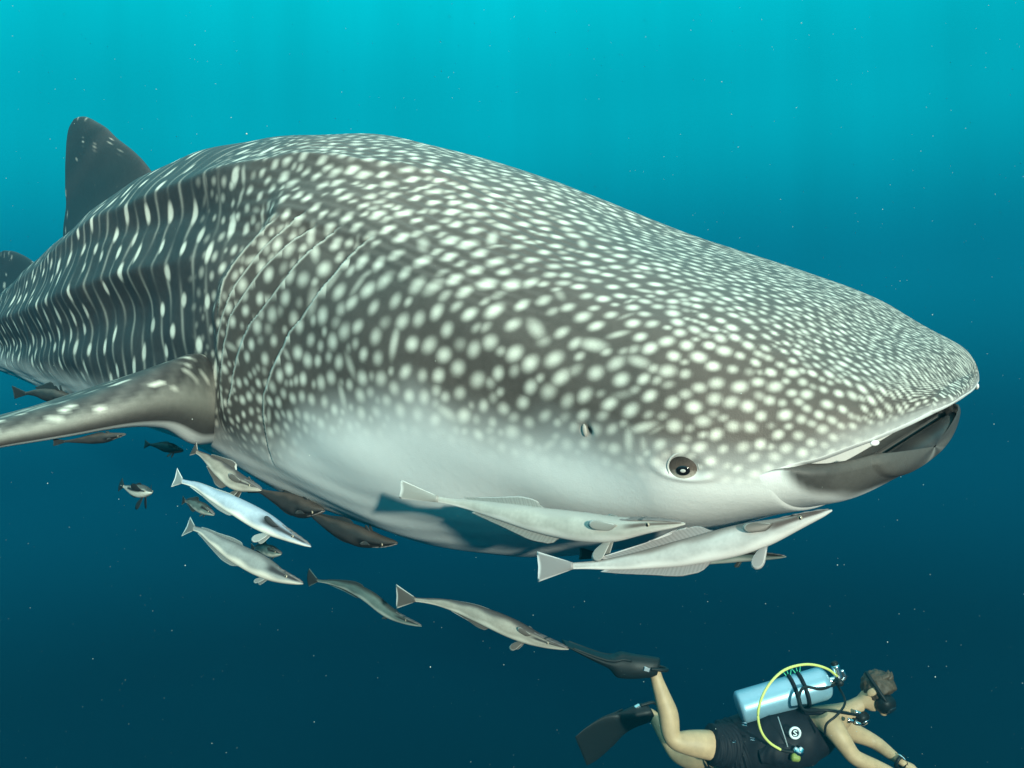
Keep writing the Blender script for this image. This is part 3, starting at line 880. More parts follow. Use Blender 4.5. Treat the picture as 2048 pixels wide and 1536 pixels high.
M_EYEB = simple_mat('fish_pupil', (.008, .008, .010), .12, var=.05, spec=.7)
M_EYEW = simple_mat('fish_iris', (.30, .27, .20), .3, var=.1, scale=200)
M_DISC = simple_mat('sucking_disc', (.16, .15, .15), .55, var=.25, scale=120)
FISH = dict(
    pale=(fish_mat('remora_pale', (.44, .44, .40), (.34, .34, .32), (.10, .08, .07), (.66, .66, .62)), fin_mat('remora_fin_pale', (.34, .35, .33), (.75, .77, .75))),
    brown=(fish_mat('remora_brown', (.42, .42, .41), (.20, .18, .17), (.07, .05, .045), (.62, .62, .60)), fin_mat('remora_fin_brown', (.30, .29, .29), (.75, .76, .76))),
    silver=(fish_mat('remora_silver', (.30, .38, .45), (.20, .27, .34), (.018, .018, .022), (.70, .72, .66)), fin_mat('remora_fin_silver', (.26, .30, .30), (.80, .86, .84))),
    grey=(fish_mat('remora_grey', (.19, .215, .215), (.10, .115, .12), (.020, .020, .024), (.52, .52, .46)), fin_mat('remora_fin_grey', (.15, .17, .17), (.55, .70, .70))),
    taupe=(fish_mat('remora_taupe', (.30, .285, .245), (.070, .066, .066), (.035, .03, .03), (.58, .56, .48)), fin_mat('remora_fin_taupe', (.12, .11, .10), (.70, .72, .68))),
    olive=(fish_mat('remora_olive', (.09, .13, .12), (.040, .050, .048), (.012, .012, .014), (.34, .38, .34)), fin_mat('remora_fin_olive', (.035, .040, .040), (.12, .20, .20))),
    dark=(fish_mat('remora_dark', (.028, .028, .028), (.014, .015, .016), (.006, .006, .007), (.060, .052, .046)), fin_mat('remora_fin_dark', (.030, .034, .036), (.06, .07, .07))),
    pied=(fish_mat('pied_fish_skin', (.56, .60, .54), (.10, .12, .12), (.012, .012, .014), (.60, .64, .58)), fin_mat('pied_fish_fin', (.014, .016, .018), (.03, .03, .03), .15)),
)

def blade(name, root, tip, n_rows, thick, mat, parent, rim=.06, curl=0.0, nrm=None):
    """thin fin between a root line (k,3) and an outer line (k,3); lens section, pale rim"""
    root = np.asarray(root, float); tip = np.asarray(tip, float)
    k = len(root)
    f = np.linspace(0, 1, n_rows)[:, None, None]
    mid = root[None] * (1 - f) + tip[None] * f
    n = unit(np.cross(root[-1] - root[0], tip[k // 2] - root[k // 2])) if nrm is None else unit(nrm)
    mid = mid + n * (curl * np.linalg.norm(tip[k // 2] - root[k // 2]) * f ** 2)
    e = np.sin(np.pi * np.linspace(.02, .98, k))[None, :, None] ** .5
    t = thick * (1 - .85 * f) * e
    rp = .0015 * 0
    ring = np.concatenate([mid + n * t, (mid - n * t)[:, ::-1]], 1)
    g = np.tile(np.concatenate([np.linspace(0, 1, k), np.linspace(1, 0, k)]), n_rows)
    ff = np.repeat(np.linspace(0, 1, n_rows), 2 * k)
    edge = np.minimum(np.minimum(g, 1 - g) * 1.0, (1 - ff) * 1.0)
    pale = 1 - sst(rim * .5, rim, edge)
    pale = np.where(ff < .15, 0, pale)
    me = loft(name, ring)
    m = 2 * k
    rgb = np.stack([pale, g, 0 * g], -1)
    skin_attr(me, np.concatenate([rgb[:m], rgb, rgb[-m:]]))
    recalc(me)
    return link(name, me, mat, parent)

def remora(px, depth, hh, tail, kind, label, name='remora', roll=0.0, wr=.85, stripe=(.0, .34), stripe_w=.30, dorsal=(.50, .92, .9), anal=(.50, .90, .8),
           pect=(1.0, 1.0), pelvic=1.0, disc=True, group='remoras round the whale shark', belly_up=False, tail_tilt=0.0, category='remora', eye=True, fork=.10, pkind=None):
    """px: photograph points from snout to tail root; depth: distance (one or per point); hh: largest half height in pixels;
    tail: (length px, upper span px, lower span px); roll turns the back towards (+) or away from (-) the viewer"""
    px = np.asarray(px, float); k = len(px)
    dep = np.interp(np.linspace(0, 1, k), np.linspace(0, 1, np.size(depth)), np.atleast_1d(depth))
    pts = np.array([at(u, v, d) for (u, v), d in zip(px, dep)])
    sc = dep.mean() / F
    n = 90
    p = catmull(pts, n)
    L_ = np.linalg.norm(np.diff(p, axis=0), axis=1).sum()
    t = unit(-np.gradient(p, axis=0))                         # towards the snout
    view = unit(p.mean(0))
    u0 = np.cross(t, view)                                    # in the picture plane, square to the body
    if (u0.mean(0))[2] < 0: u0 = -u0
    if belly_up: u0 = -u0
    u0 = unit(u0 - t * (u0 * t).sum(1, keepdims=True))
    s0 = unit(np.cross(t, u0))                                # sideways
    if (s0.mean(0)) @ view > 0: s0 = -s0                      # points at the viewer
    ro = R(roll)
    up = u0 * math.cos(ro) + s0 * math.sin(ro)
    sd = s0 * math.cos(ro) - u0 * math.sin(ro)
    x = np.linspace(0, 1, n)
    H = hh * sc * pchip([0, .03, .08, .16, .26, .38, .55, .72, .86, .95, 1.0], [.06, .24, .42, .66, .90, 1.0, .88, .60, .36, .24, .22], x)
    Wd = hh * sc * wr * pchip([0, .03, .08, .16, .26, .38, .55, .72, .86, .95, 1.0], [.10, .36, .60, .86, 1.0, .95, .75, .46, .24, .13, .10], x)
    m = 48
    a = np.linspace(0, 2 * np.pi, m, endpoint=False)
    ca, sa = np.cos(a), np.sin(a)
    flat = np.where(ca[None] > 0, 1 - .30 * (1 - sst(.10, .34, x))[:, None], 1.0)      # flattened crown
    rings = p[:, None] + (H[:, None] * flat * ca[None])[..., None] * up[:, None] + (Wd[:, None] * np.sign(sa) * np.abs(sa) ** .9)[..., None] * sd[:, None]
    M_B, M_F = FISH[kind]
    me = loft(name, rings)
    wv = .10 * np.sin(x * 30)[:, None]
    st = np.exp(-((ca[None] - .30 + .25 * (x[:, None] - .1)) / stripe_w) ** 4) * (np.abs(sa)[None] > .05) * (sst(stripe[0] - .03, stripe[0] + .03, x) * (1 - sst(stripe[1] - .05, stripe[1] + .03, x)))[:, None]
    bk = sst(.35, .85, ca[None] + wv) + 0 * st
    bl = sst(.25, .8, -ca[None] + wv) + 0 * st
    rgb = np.stack([np.clip(st, 0, 1), bk, bl], -1).reshape(-1, 3)
    skin_attr(me, np.concatenate([rgb[:m], rgb, rgb[-m:]])); recalc(me)
    body = link(name, me, M_B)
    tag(body, label, category, group)
    # tail fin
    tl, tu, td_ = [q * sc for q in tail]
    b0 = p[-1]; ax = -t[-1]
    q = np.linspace(0, 1, 15)
    rt = b0 + t[-1] * .012 * 0 + up[-1] * (H[-1] * 1.0 * (1 - 2 * q))[:, None] + t[-1] * (hh * sc * .25)
    span = tu * (1 - q) - td_ * q
    ln = tl * (1 - fork * np.sin(np.pi * q)) * (1 - .05 * np.abs(2 * q - 1) ** 6)
    tp = b0 + ax * ln[:, None] + up[-1] * span[:, None] + sd[-1] * (tail_tilt * tl)
    blade('tail_fin', rt, tp, 14, .0018 + hh * sc * .05, M_F, body, rim=.07, curl=.04)
    # long fins above and below the rear half
    for nm, (x0, x1, hgt), sg in (('dorsal_fin', dorsal, 1), ('anal_fin', anal, -1)):
        if hgt <= 0: continue
        q = np.linspace(0, 1, 22)
        xi = x0 + (x1 - x0) * q; idx = np.clip((xi * (n - 1)).astype(int), 0, n - 1)
        prof = np.interp(q, [0, .12, .3, .6, 1], [.05, .75, .85, .5, .18])
        rt = p[idx] + sg * up[idx] * (H[idx] * .80)[:, None]
        tp = p[idx] + sg * up[idx] * (H[idx] * .85 + hgt * hh * sc * prof)[:, None] - t[idx] * (hgt * hh * sc * .55)
        blade(nm, rt, tp, 8, .0010 + hh * sc * .03, M_F, body, rim=.05)
    # paired fins
    i0 = int(.235 * (n - 1))
    for sgn, size in ((1, pect[0]), (-1, pect[1])):
        if size <= 0: continue
        q = np.linspace(0, 1, 13)
        r0 = p[i0] + sgn * sd[i0] * Wd[i0] * .93 + up[i0] * H[i0] * .20
        rt = r0 + (t[i0] * (.5 - q)[:, None]) * hh * sc * .55 - up[i0] * (q[:, None] - .5) * hh * sc * .35
        rd = (.30 + .70 * np.sin(np.pi * (.06 + .88 * q)) ** .7)[:, None]
        fan = unit(-t[i0] * (1.25) + sgn * sd[i0] * .40 + up[i0] * (.85 - .95 * q)[:, None])
        tp = r0 + fan * rd * hh * sc * 1.75 * size
        blade('pectoral_fin', rt, tp, 9, .0008 + hh * sc * .03, FISH[pkind][1] if pkind else M_F, body, rim=.03, curl=.06)
    if pelvic > 0:
        i1 = int(.27 * (n - 1))
        for sgn in (1, -1):
            q = np.linspace(0, 1, 11)
            r0 = p[i1] - up[i1] * H[i1] * .90 + sgn * sd[i1] * Wd[i1] * .25
            rt = r0 + t[i1] * ((.5 - q)[:, None]) * hh * sc * .5
            rd = (.35 + .65 * np.sin(np.pi * (.12 + .80 * q)) ** .8)[:, None]
            fan = unit(-t[i1] * (.35 + .8 * q)[:, None] - up[i1] * (1.1 - .5 * q)[:, None] + sgn * sd[i1] * .25)
            tp = r0 + fan * rd * hh * sc * 1.65 * pelvic
            blade('pelvic_fin', rt, tp, 8, .0008 + hh * sc * .03, M_F, body, rim=.03)
    # eyes
    if eye:
        ie = int(.115 * (n - 1))
        for sgn in (1, -1):
            axm = np.array([t[ie], up[ie], sgn * sd[ie]])
            c = p[ie] + sgn * sd[ie] * Wd[ie] * .92 + up[ie] * H[ie] * .16
            rr = hh * sc * .155
            e = ellipsoid('eye', c, axm, (rr, rr, rr * .55), M_EYEW, body, 12, 20)
            ellipsoid('pupil', c + sgn * sd[ie] * rr * .32, axm, (rr * .60, rr * .80, rr * .34), M_EYEB, e, 10, 16)
    if disc:
        i0, i1 = int(.015 * n), int(.27 * n)
        idx = np.linspace(i0, i1, 26).astype(int); q = np.linspace(0, 1, 26)
        w = Wd[idx].max() * .62 * np.sqrt(np.clip(1 - (2 * q - 1) ** 2, 0.0004, 1))
        ang = np.linspace(0, 2 * np.pi, 16, endpoint=False)
        base = p[idx] + up[idx] * (H[idx] * .70 * (1 - .0))[:, None]
        th = hh * sc * .07 * (1 + .35 * np.cos(q * 40))           # transverse ribs
        rr = base[:, None] + (w[:, None] * np.sin(ang)[None])[..., None] * sd[idx][:, None] + (th[:, None] * np.cos(ang)[None])[..., None] * up[idx][:, None]
        me = loft('sucking_disc', rr); recalc(me)
        link('sucking_disc', me, M_DISC, body)
    return body

remora([(1370, 1047), (1300, 1049), (1215, 1057), (1110, 1046), (1010, 1025), (940, 1010), (872, 998)], [1.30, 1.34, 1.42, 1.50, 1.56], 29,
       (88, 32, 10), 'pale', 'pale remora nearest the white belly, just under the eye', roll=8, dorsal=(.50, .86, .8), anal=(.42, .82, .9), stripe=(.0, .20), stripe_w=.30, tail_tilt=.3)
remora([(1664, 1020), (1606, 1038), (1520, 1068), (1420, 1094), (1320, 1114), (1220, 1128), (1140, 1132)], [1.27, 1.30, 1.34, 1.38], 30,
       (76, 34, 30), 'brown', 'pale remora with brown eye stripe and broad fan tail, lowest under the chin', roll=-4, dorsal=(.40, .86, 1.0), anal=(.44, .86, .9), stripe=(.02, .25), stripe_w=.42, pkind='taupe')
remora([(622, 1093), (570, 1066), (520, 1040), (470, 1012), (430, 992), (395, 972), (362, 962)], [1.75, 1.82, 1.9], 20,
       (26, 24, 18), 'silver', 'silvery blue remora with black head stripe, seen tilted, beside the belly', roll=4, dorsal=(.55, .9, .25), anal=(.5, .9, .5), stripe=(.02, .34), stripe_w=.42, pect=(.85, .5), fork=.25, pkind='pied')
remora([(606, 1167), (560, 1150), (510, 1126), (465, 1102), (430, 1080), (405, 1063), (386, 1056)], [1.78, 1.85, 1.92], 21,
       (30, 20, 24), 'grey', 'grey remora with black head stripe below the silvery blue one', roll=0, dorsal=(.50, .9, .5), anal=(.46, .9, .6), stripe=(.02, .27), stripe_w=.42, pect=(0, .9), pelvic=.6, fork=.25)
remora([(843, 1252), (810, 1240), (775, 1222), (740, 1195), (705, 1176), (670, 1166), (634, 1161)], [1.95, 2.05, 2.2], 13,
       (34, 24, 16), 'olive', 'thin olive remora with dark round tail and pale snout', roll=12, dorsal=(.5, .88, .5), anal=(.5, .88, .5), stripe=(.02, .2), pect=(0, .8), pelvic=.4, fork=-.15)
remora([(1137, 1298), (1095, 1285), (1045, 1266), (990, 1242), (935, 1220), (880, 1205), (828, 1199)], [1.62, 1.70, 1.80], 19,
       (52, 28, 24), 'taupe', 'slim taupe remora pointing at the diver fin tip', roll=14, dorsal=(.45, .85, .2), anal=(.45, .72, .7), stripe=(.0, .22), stripe_w=.24, pect=(.8, .8), pelvic=.9)
remora([(522, 980), (500, 972), (472, 962), (446, 942), (425, 925), (408, 912), (392, 903)], [2.05, 2.15, 2.25], 18,
       (20, 18, 14), 'taupe', 'small brown remora with striped face against the belly below the flipper', roll=6, dorsal=(.36, .75, .9), anal=(.36, .7, 1.0), stripe=(.05, .30), stripe_w=.22, fork=.0)
remora([(366, 902), (350, 898), (332, 894), (315, 891), (298, 889)], [2.6, 2.7], 10,
       (18, 9, 10), 'dark', 'small dark remora below the root of the flipper', roll=0, dorsal=(.4, .8, .4), anal=(.4, .8, .3), pect=(.8, .8), pelvic=.8)
remora([(303, 985), (290, 983), (272, 981), (258, 977), (246, 972)], [2.1, 2.25], 13,
       (24, 15, 15), 'pied', 'small black and white fish with a round black tail', name='pied_fish', roll=10, stripe=(.10, .75), stripe_w=.30, dorsal=(.30, .62, .5), anal=(.45, .8, .4), pect=(1.5, 1.3), pelvic=1.5, disc=False, group='small fish', category='fish', fork=-.3)
remora([(795, 1086), (760, 1084), (722, 1074), (690, 1062), (662, 1050), (636, 1036), (612, 1020)], [2.02, 2.10, 2.2], 20,
       (30, 18, 18), 'dark', 'dark remora clinging under the middle of the pale belly', roll=-12, belly_up=True, dorsal=(.4, .8, .3), anal=(.4, .85, .6), pect=(.5, .9), pelvic=.4)
remora([(648, 1020), (622, 1020), (594, 1012), (566, 1000), (540, 990), (516, 980)], [2.16, 2.24, 2.30], 21,
       (26, 14, 16), 'dark', 'dark remora clinging under the belly behind the other clinging one', roll=-8, belly_up=True, dorsal=(.4, .8, .3), anal=(.18, .62, 1.1), pect=(.5, .8), pelvic=.5)
remora([(428, 1030), (412, 1020), (396, 1012), (382, 1005), (370, 1002)], [2.1, 2.2], 11,
       (16, 10, 10), 'olive', 'dim olive remora between the silvery blue one and the grey one', roll=10, pect=(0, .8), pelvic=.5)
remora([(1572, 1113), (1540, 1112), (1500, 1110), (1440, 1112), (1370, 1118), (1290, 1118), (1210, 1112)], [1.50, 1.58, 1.66], 15,
       (60, 14, 12), 'olive', 'dark olive remora half hidden behind the fan tailed one', roll=0, pect=(.7, .7), pelvic=.6)
remora([(562, 1108), (548, 1104), (534, 1100), (520, 1097), (508, 1096)], [2.3, 2.4], 12,
       (16, 10, 10), 'olive', 'dim olive remora above the grey one', roll=6, pect=(.6, .6), pelvic=.4)
remora([(148, 796), (122, 794), (96, 790), (72, 786), (50, 787)], [3.30, 3.4], 14,
       (34, 10, 18), 'dark', 'dark remora hanging under the far striped flank', roll=-10, belly_up=True, dorsal=(.4, .8, .2), anal=(.3, .72, 1.3), pect=(.4, .6), pelvic=.6)
remora([(252, 868), (222, 874), (190, 878), (158, 881), (128, 883)], [2.02, 2.04], 10,
       (24, 8, 8), 'dark', 'dark remora clinging under the edge of the flipper', roll=0, belly_up=True, dorsal=(.4, .8, .2), anal=(.3, .7, .5), pect=(.4, .4), pelvic=.4)

# ------------------------------------------------------------------ diver
YD = 5.0
def d(u, v, dy=0.0):
    return at(u, v, YD + dy)
PX = YD / F            # metres per pixel at the diver

M_SKIN = simple_mat('skin', (.44, .28, .16), .55, var=.30, scale=22, bump=.25)
M_NEO = simple_mat('black_neoprene', (.006, .007, .011), .65, var=.3, scale=25, bump=.2, spec=.2)
M_VEST = simple_mat('black_nylon', (.006, .007, .011), .62, var=.35, scale=18, bump=.35, spec=.2)
M_RUB = simple_mat('black_rubber', (.006, .008, .009), .5, var=.25, scale=30, spec=.22)
M_ALU = simple_mat('brushed_aluminium', (.24, .40, .50), .34, metal=.35, var=.10, scale=14)
M_CHR = simple_mat('chrome_valve', (.70, .72, .74), .18, metal=1.0, var=.05)
M_YEL = simple_mat('yellow_hose_rubber', (.58, .58, .16), .45, var=.08)
M_HAIR = simple_mat('brown_hair', (.060, .036, .020), .6, var=.5, scale=60, bump=.6)
M_LENS = simple_mat('mask_glass', (.012, .016, .020), .06, var=.05, spec=.7)
M_WHT = simple_mat('white_print', (.70, .74, .74), .5, var=.05)
M_GRN = simple_mat('green_cord', (.05, .45, .26), .5)

def skinned(name, verts, edges, radii, mat, root=0, parent=None, sub=2):
    me = bpy.data.meshes.new(name)
    me.from_pydata([tuple(v) for v in verts], edges, [])
    o = link(name, me, mat, parent)
    sk = o.modifiers.new('skin', 'SKIN'); sk.use_smooth_shade = True; sk.branch_smoothing = .6
    for i, r in enumerate(radii):
        r = r if isinstance(r, tuple) else (r, r)
        me.skin_vertices[0].data[i].radius = r
        me.skin_vertices[0].data[i].use_root = (i == root)
    sb = o.modifiers.new('smooth', 'SUBSURF'); sb.levels = sub; sb.render_levels = sub
    return o

def build_diver():
    V, E, RR = [], [], []
    def add(p, r, parent=None):
        V.append(np.asarray(p)); RR.append(r)
        if parent is not None: E.append((parent, len(V) - 1))
        return len(V) - 1
    pel = add(d(1452, 1497), .115)
    ab = add(d(1510, 1484), .105, pel)
    ch = add(d(1585, 1466), .125, ab)
    sh = add(d(1650, 1450), .115, ch)
    nk = add(d(1698, 1424), .058, sh)
    nk2 = add(d(1722, 1408), .056, nk)
    hd = add(d(1742, 1394), .078, nk2)
    cr = add(d(1758, 1378), .088, hd)
    tp = add(d(1768, 1366), .060, cr)
    # face side of the head
    jaw_ = add(d(1738, 1418), .038, hd)
    def arm(side, pts, rad):
        i = sh
        for q, r in zip(pts, rad): i = add(q, r, i)
        return i
    rw = arm(-1, [d(1652, 1436, -.15), d(1662, 1448, -.20), d(1680, 1475, -.23), d(1705, 1512, -.24), d(1718, 1520, -.24), d(1750, 1532, -.21), d(1790, 1548, -.16), d(1806, 1553, -.15)],
             [.070, .066, .054, .043, .044, .038, .028, .030])
    lw = arm(1, [d(1672, 1448, .15), d(1700, 1462, .20), d(1738, 1478, .22), d(1756, 1488, .20), d(1778, 1506, .15), d(1796, 1520, .10), d(1806, 1527, .08)],
             [.066, .060, .046, .042, .037, .028, .030])
    # hands: palm, four fingers of unequal length and a thumb
    for w, base, dirv, dn in ((rw, d(1806, 1553, -.15), unit([1, .12, -.22]), -1), (lw, d(1806, 1527, .08), unit([.9, -.15, -.42]), 1)):
        palm = add(base + dirv * .045, .030, w)
        side = unit(np.cross(dirv, [0, 0, 1])); down = unit(np.cross(side, dirv))
        if down[2] > 0: down = -down
        for k, ln in enumerate((.070, .082, .076, .060)):
            o_ = side * (k - 1.5) * .019
            a_ = add(base + dirv * .075 + o_, .0095, palm)
            b_ = add(base + dirv * (.075 + ln * .5) + o_ * 1.1 + down * .010, .0088, a_)
            add(base + dirv * (.075 + ln * .85) + o_ * 1.1 + down * .030, .0075, b_)
        a_ = add(base + dirv * .030 + side * dn * .030 + down * .006, .011, w)
        add(base + dirv * .062 + side * dn * .045 + down * .016, .0095, a_)
    def leg(pts, rad):
        i = pel
        for q, r in zip(pts, rad): i = add(q, r, i)
    leg([d(1440, 1492, -.10), d(1400, 1488, -.13), d(1366, 1484, -.14), d(1346, 1480, -.14), d(1340, 1462, -.14), d(1338, 1430, -.13), d(1324, 1390, -.12), d(1312, 1354, -.11), d(1308, 1338, -.10), d(1270, 1327, -.10)],
        [.098, .082, .066, .056, .056, .060, .046, .034, .040, .030])
    leg([d(1440, 1512, .10), d(1405, 1518, .16), d(1372, 1516, .24), d(1352, 1508, .30), d(1344, 1492, .34), d(1330, 1466, .40), d(1312, 1438, .45), d(1298, 1424, .48), d(1272, 1430, .50)],
        [.096, .080, .064, .052, .052, .054, .040, .036, .028])
    body = skinned('person', V, E, RR, M_SKIN, root=0)
    tag(body, 'scuba diver in black vest and shorts swimming face down, reaching forward', 'person')
    return body
diver = build_diver()

# head: hair, ear, mask, snorkel-free face
hf = unit(np.array([.42, -.52, -.74])); hx = unit(np.array([.66, .0, .75])); hx = unit(hx - hf * (hx @ hf)); hs_ = np.cross(hf, hx)     # crown, face, near side
hc = d(1752, 1386)
def hair_shape(q):
    q = q.copy()
    cut = q[..., 1] > .045
    q[..., 1] = np.where(cut, .045 + (q[..., 1] - .045) * .15, q[..., 1])
    q *= 1 + .03 * (rng.random(q.shape[:-1] + (1,)) - .5)
    q *= (1 + .05 * np.sin(q[..., :1] * 130 + q[..., 1:2] * 90) * np.sin(q[..., 2:] * 110))
    return q
hair = ellipsoid('hair', hc + hx * .026 - hf * .012, np.array([hs_, hf, hx]), (.083, .102, .090), M_HAIR, diver, 44, 80, hair_shape)
hair['label'] = 'short brown hair lit on the crown'
# tufts lifting off the crown
for k, (a_, l_) in enumerate(((-.05, .022), (-.03, .030), (.0, .020), (.025, .028), (.05, .018))):
    b_ = hc + hx * .105 - hf * .03 + hs_ * a_ - hf * (.012 * (k % 3))
    tube('hair_tuft', [b_ - hx * .03, b_ + hx * l_ * .5, b_ + hx * l_ - hf * .012], [.020, .012, .003], m=8, mat=M_HAIR, parent=hair)
for sg in (1, -1):
    ear = ellipsoid('ear', hc + hs_ * sg * .080 - hf * .006 - hx * .012, np.array([hs_, hf, hx]), (.012, .020, .032), M_SKIN, diver, 12, 18)
nose = ellipsoid('nose', hc + hf * .100 - hx * .022, np.array([hs_, hf, hx]), (.014, .020, .022), M_SKIN, diver, 12, 16)
mask = ellipsoid('diving_mask', hc + hf * .068 + hx * .008, np.array([hs_, hf, hx]), (.086, .056, .056), M_RUB, diver, 18, 36)
lens = ellipsoid('mask_window', hc + hf * .112 + hx * .010, np.array([hs_, hf, hx]), (.066, .012, .036), M_LENS, mask, 14, 32)
a_ = np.linspace(0, 2 * np.pi, 28)
tube('mask_strap', hc + np.cos(a_)[:, None] * hf * .112 + np.sin(a_)[:, None] * hs_ * .096 + hx * .020, [.010], n=80, m=8, mat=M_RUB, parent=mask, up=hx, cap=False)

# shorts and vest
def shell(name, axis, hz, wy, mat, parent, tilt=None, m=48, crease=.012, seed=0):
    axis = np.asarray(axis, float); n = 50
    p = catmull(axis, n); t = unit(np.gradient(p, axis=0))
    x = np.linspace(0, 1, n)
    H = pchip(np.linspace(0, 1, len(hz)), hz, x); Wy = pchip(np.linspace(0, 1, len(wy)), wy, x)
    sd = np.array([0, -1.0, 0]); sd = unit(sd - t * (t @ sd)[:, None]); up = np.cross(sd, t)
    if up.mean(0)[2] < 0: up = -up
    a = np.linspace(0, 2 * np.pi, m, endpoint=False)
    cr = 1 + crease * 4 * (np.sin(x[:, None] * 23 + 2 * np.sin(a)[None] * 3 + seed) * np.sin(a[None] * 3 + x[:, None] * 9 + seed)) 
    rings = p[:, None] + (H[:, None] * np.sign(np.cos(a)) * np.abs(np.cos(a)) ** .85 * cr)[..., None] * up[:, None] + (Wy[:, None] * np.sin(a)[None] * cr)[..., None] * sd[:, None]
    me = loft(name, rings); recalc(me)
    return link(name, me, mat, parent)
shorts = shell('shorts', [d(1492, 1488), d(1468, 1494), d(1446, 1497)], [.130, .140, .135], [.185, .195, .185], M_NEO, diver, seed=2)
shell('shorts_leg', [d(1462, 1492, -.09), d(1440, 1491, -.11), d(1421, 1489, -.125)], [.118, .110, .102], [.112, .108, .100], M_NEO, shorts, seed=4)
shell('shorts_leg', [d(1462, 1510, .09), d(1440, 1514, .12), d(1420, 1517, .15)], [.112, .106, .098], [.110, .105, .098], M_NEO, shorts, seed=6)
vest = shell('buoyancy_vest', [d(1474, 1490), d(1510, 1482), d(1560, 1472), d(1610, 1462), d(1640, 1456), d(1664, 1448)], [.135, .150, .165, .165, .140, .085], [.18, .215, .235, .220, .17, .11], M_VEST, diver, seed=1, crease=.008)
# straps, pockets and buckles of the vest
pocket = shell('vest_pocket', [d(1520, 1512, -.19), d(1552, 1506, -.205), d(1592, 1500, -.20)], [.040, .062, .045], [.035, .045, .035], M_VEST, vest, seed=9)
shell('vest_pocket', [d(1520, 1512, .19), d(1552, 1506, .205), d(1592, 1500, .20)], [.040, .062, .045], [.035, .045, .035], M_VEST, vest, seed=11)
tube('shoulder_strap', [d(1612, 1424, -.14), d(1640, 1424, -.165), d(1664, 1440, -.15), d(1672, 1462, -.13), d(1660, 1485, -.14)], [.018], n=40, m=10, mat=M_NEO, parent=vest, aspect=.5)
tube('piping', [d(1556, 1434, -.17), d(1562, 1452, -.225), d(1570, 1476, -.245), d(1576, 1496, -.235)], [.0028], n=40, m=8, mat=simple_mat('grey_piping', (.30, .34, .36), .5), parent=vest)
for u, v, dy, r in ((1489, 1448, -.17, .012), (1458, 1481, -.19, .010), (1468, 1483, -.195, .009), (1505, 1478, -.225, .010)):
    box('buckle', d(u, v, dy), np.array([unit([1, -.2, -.15]), [0, -1, 0], [.1, 0, 1]]), (r * .9, .003, r * .55), M_CHR, vest, .002)
# round badge on the side of the vest
bc = d(1590, 1466, -.245)
a_ = np.linspace(0, 2 * np.pi, 40)
badge = tube('badge', bc + np.cos(a_)[:, None] * np.array([.026, 0, -.004]) + np.sin(a_)[:, None] * np.array([.003, 0, .027]), [.0065], n=80, m=8, mat=M_WHT, parent=vest, up=(0, 1, 0), cap=False)
tube('badge_letter', bc + np.array([(.009, -.002, .010), (.0, -.002, .013), (-.008, -.002, .008), (.0, -.002, .0), (.008, -.002, -.007), (.0, -.002, -.013), (-.009, -.002, -.010)]), [.0032], n=40, m=8, mat=M_WHT, parent=badge, up=(0, 1, 0))

# swim fins
def swim_fin(heel, toe, tip, wdir, wid, label=None, sag=.0, tk=1.0):
    heel, toe, tip = map(np.asarray, (heel, toe, tip)); wdir = unit(wdir)
    ax = unit(tip - heel); nn = unit(np.cross(ax, wdir)); wdir = unit(np.cross(nn, ax))
    L_ = np.linalg.norm(tip - heel)
    n = 40; x = np.linspace(0, 1, n)
    cl = catmull([heel, toe, tip], n) + nn * (sag * np.sin(np.pi * x))[:, None]
    W_ = pchip([0, .08, .22, .38, .6, .85, 1], [.045, .056, .060, .075, wid * .9, wid, wid * .92], x)
    T_ = pchip([0, .08, .22, .38, .5, .8, 1], [.050, .056, .048 * (1 + .2 * tk - .2), .026 * tk, .012 * tk, .006 * tk, .003 * tk], x)
    a = np.linspace(0, 2 * np.pi, 40, endpoint=False)
    rings = cl[:, None] + (W_[:, None] * np.sign(np.cos(a)) * np.abs(np.cos(a)) ** .6)[..., None] * wdir + (T_[:, None] * np.sin(a)[None])[..., None] * nn
    me = loft('swim_fin', rings); recalc(me)
    f = link('swim_fin', me, M_RUB, diver)
    if label: f['label'] = label
    for s_ in (-1, -.35, .35, 1):          # stiffening rails
        k = np.arange(12, n - 2)
        pts = cl[k] + wdir * (W_[k] * s_ * .93)[:, None] + nn * (T_[k] * .6)[:, None]
        tube('rail', pts[::3], [.009, .008, .005], n=30, m=8, mat=M_RUB, parent=f, up=nn)
    tube('heel_strap', [cl[3] + wdir * .058, heel - ax * .045 + wdir * .03, heel - ax * .055, heel - ax * .045 - wdir * .03, cl[3] - wdir * .058], [.010], n=30, m=8, mat=M_RUB, parent=f, up=nn)
    box('buckle', cl[5] - wdir * 0 + wdir * (.062 if wdir[1] < 0 else -.062), np.array([ax, wdir, nn]), (.014, .005, .008), M_CHR, f, .002)
    return f
swim_fin(d(1314, 1334, -.10), d(1262, 1328, -.10), d(1128, 1286, -.12), (.05, -1, .1), .105, 'near swim fin seen edge on', sag=-.015, tk=2.6)
swim_fin(d(1300, 1421, .47), d(1258, 1438, .46), d(1162, 1503, .36), unit(np.array([-.50, -.35, .79])), .12, 'lower swim fin with its blade turned to the viewer')

# wrist instrument
wc = d(1800, 1524, .09); wa = unit(d(1806, 1527, .08) - d(1790, 1516, .12))
a_ = np.linspace(0, 2 * np.pi, 24); w1 = unit(np.cross(wa, [0, 0, 1])); w2 = np.cross(w1, wa)
watch = tube('dive_computer', wc + .036 * (np.cos(a_)[:, None] * w1 + np.sin(a_)[:, None] * w2), [.010], n=60, m=10, mat=M_RUB, parent=diver, up=wa, cap=False)
ellipsoid('watch_face', wc + np.array([0, -.02, .036]), np.array([wa, [0, -1, 0], [0, 0, 1]]), (.024, .022, .010), M_CHR, watch, 10, 20)

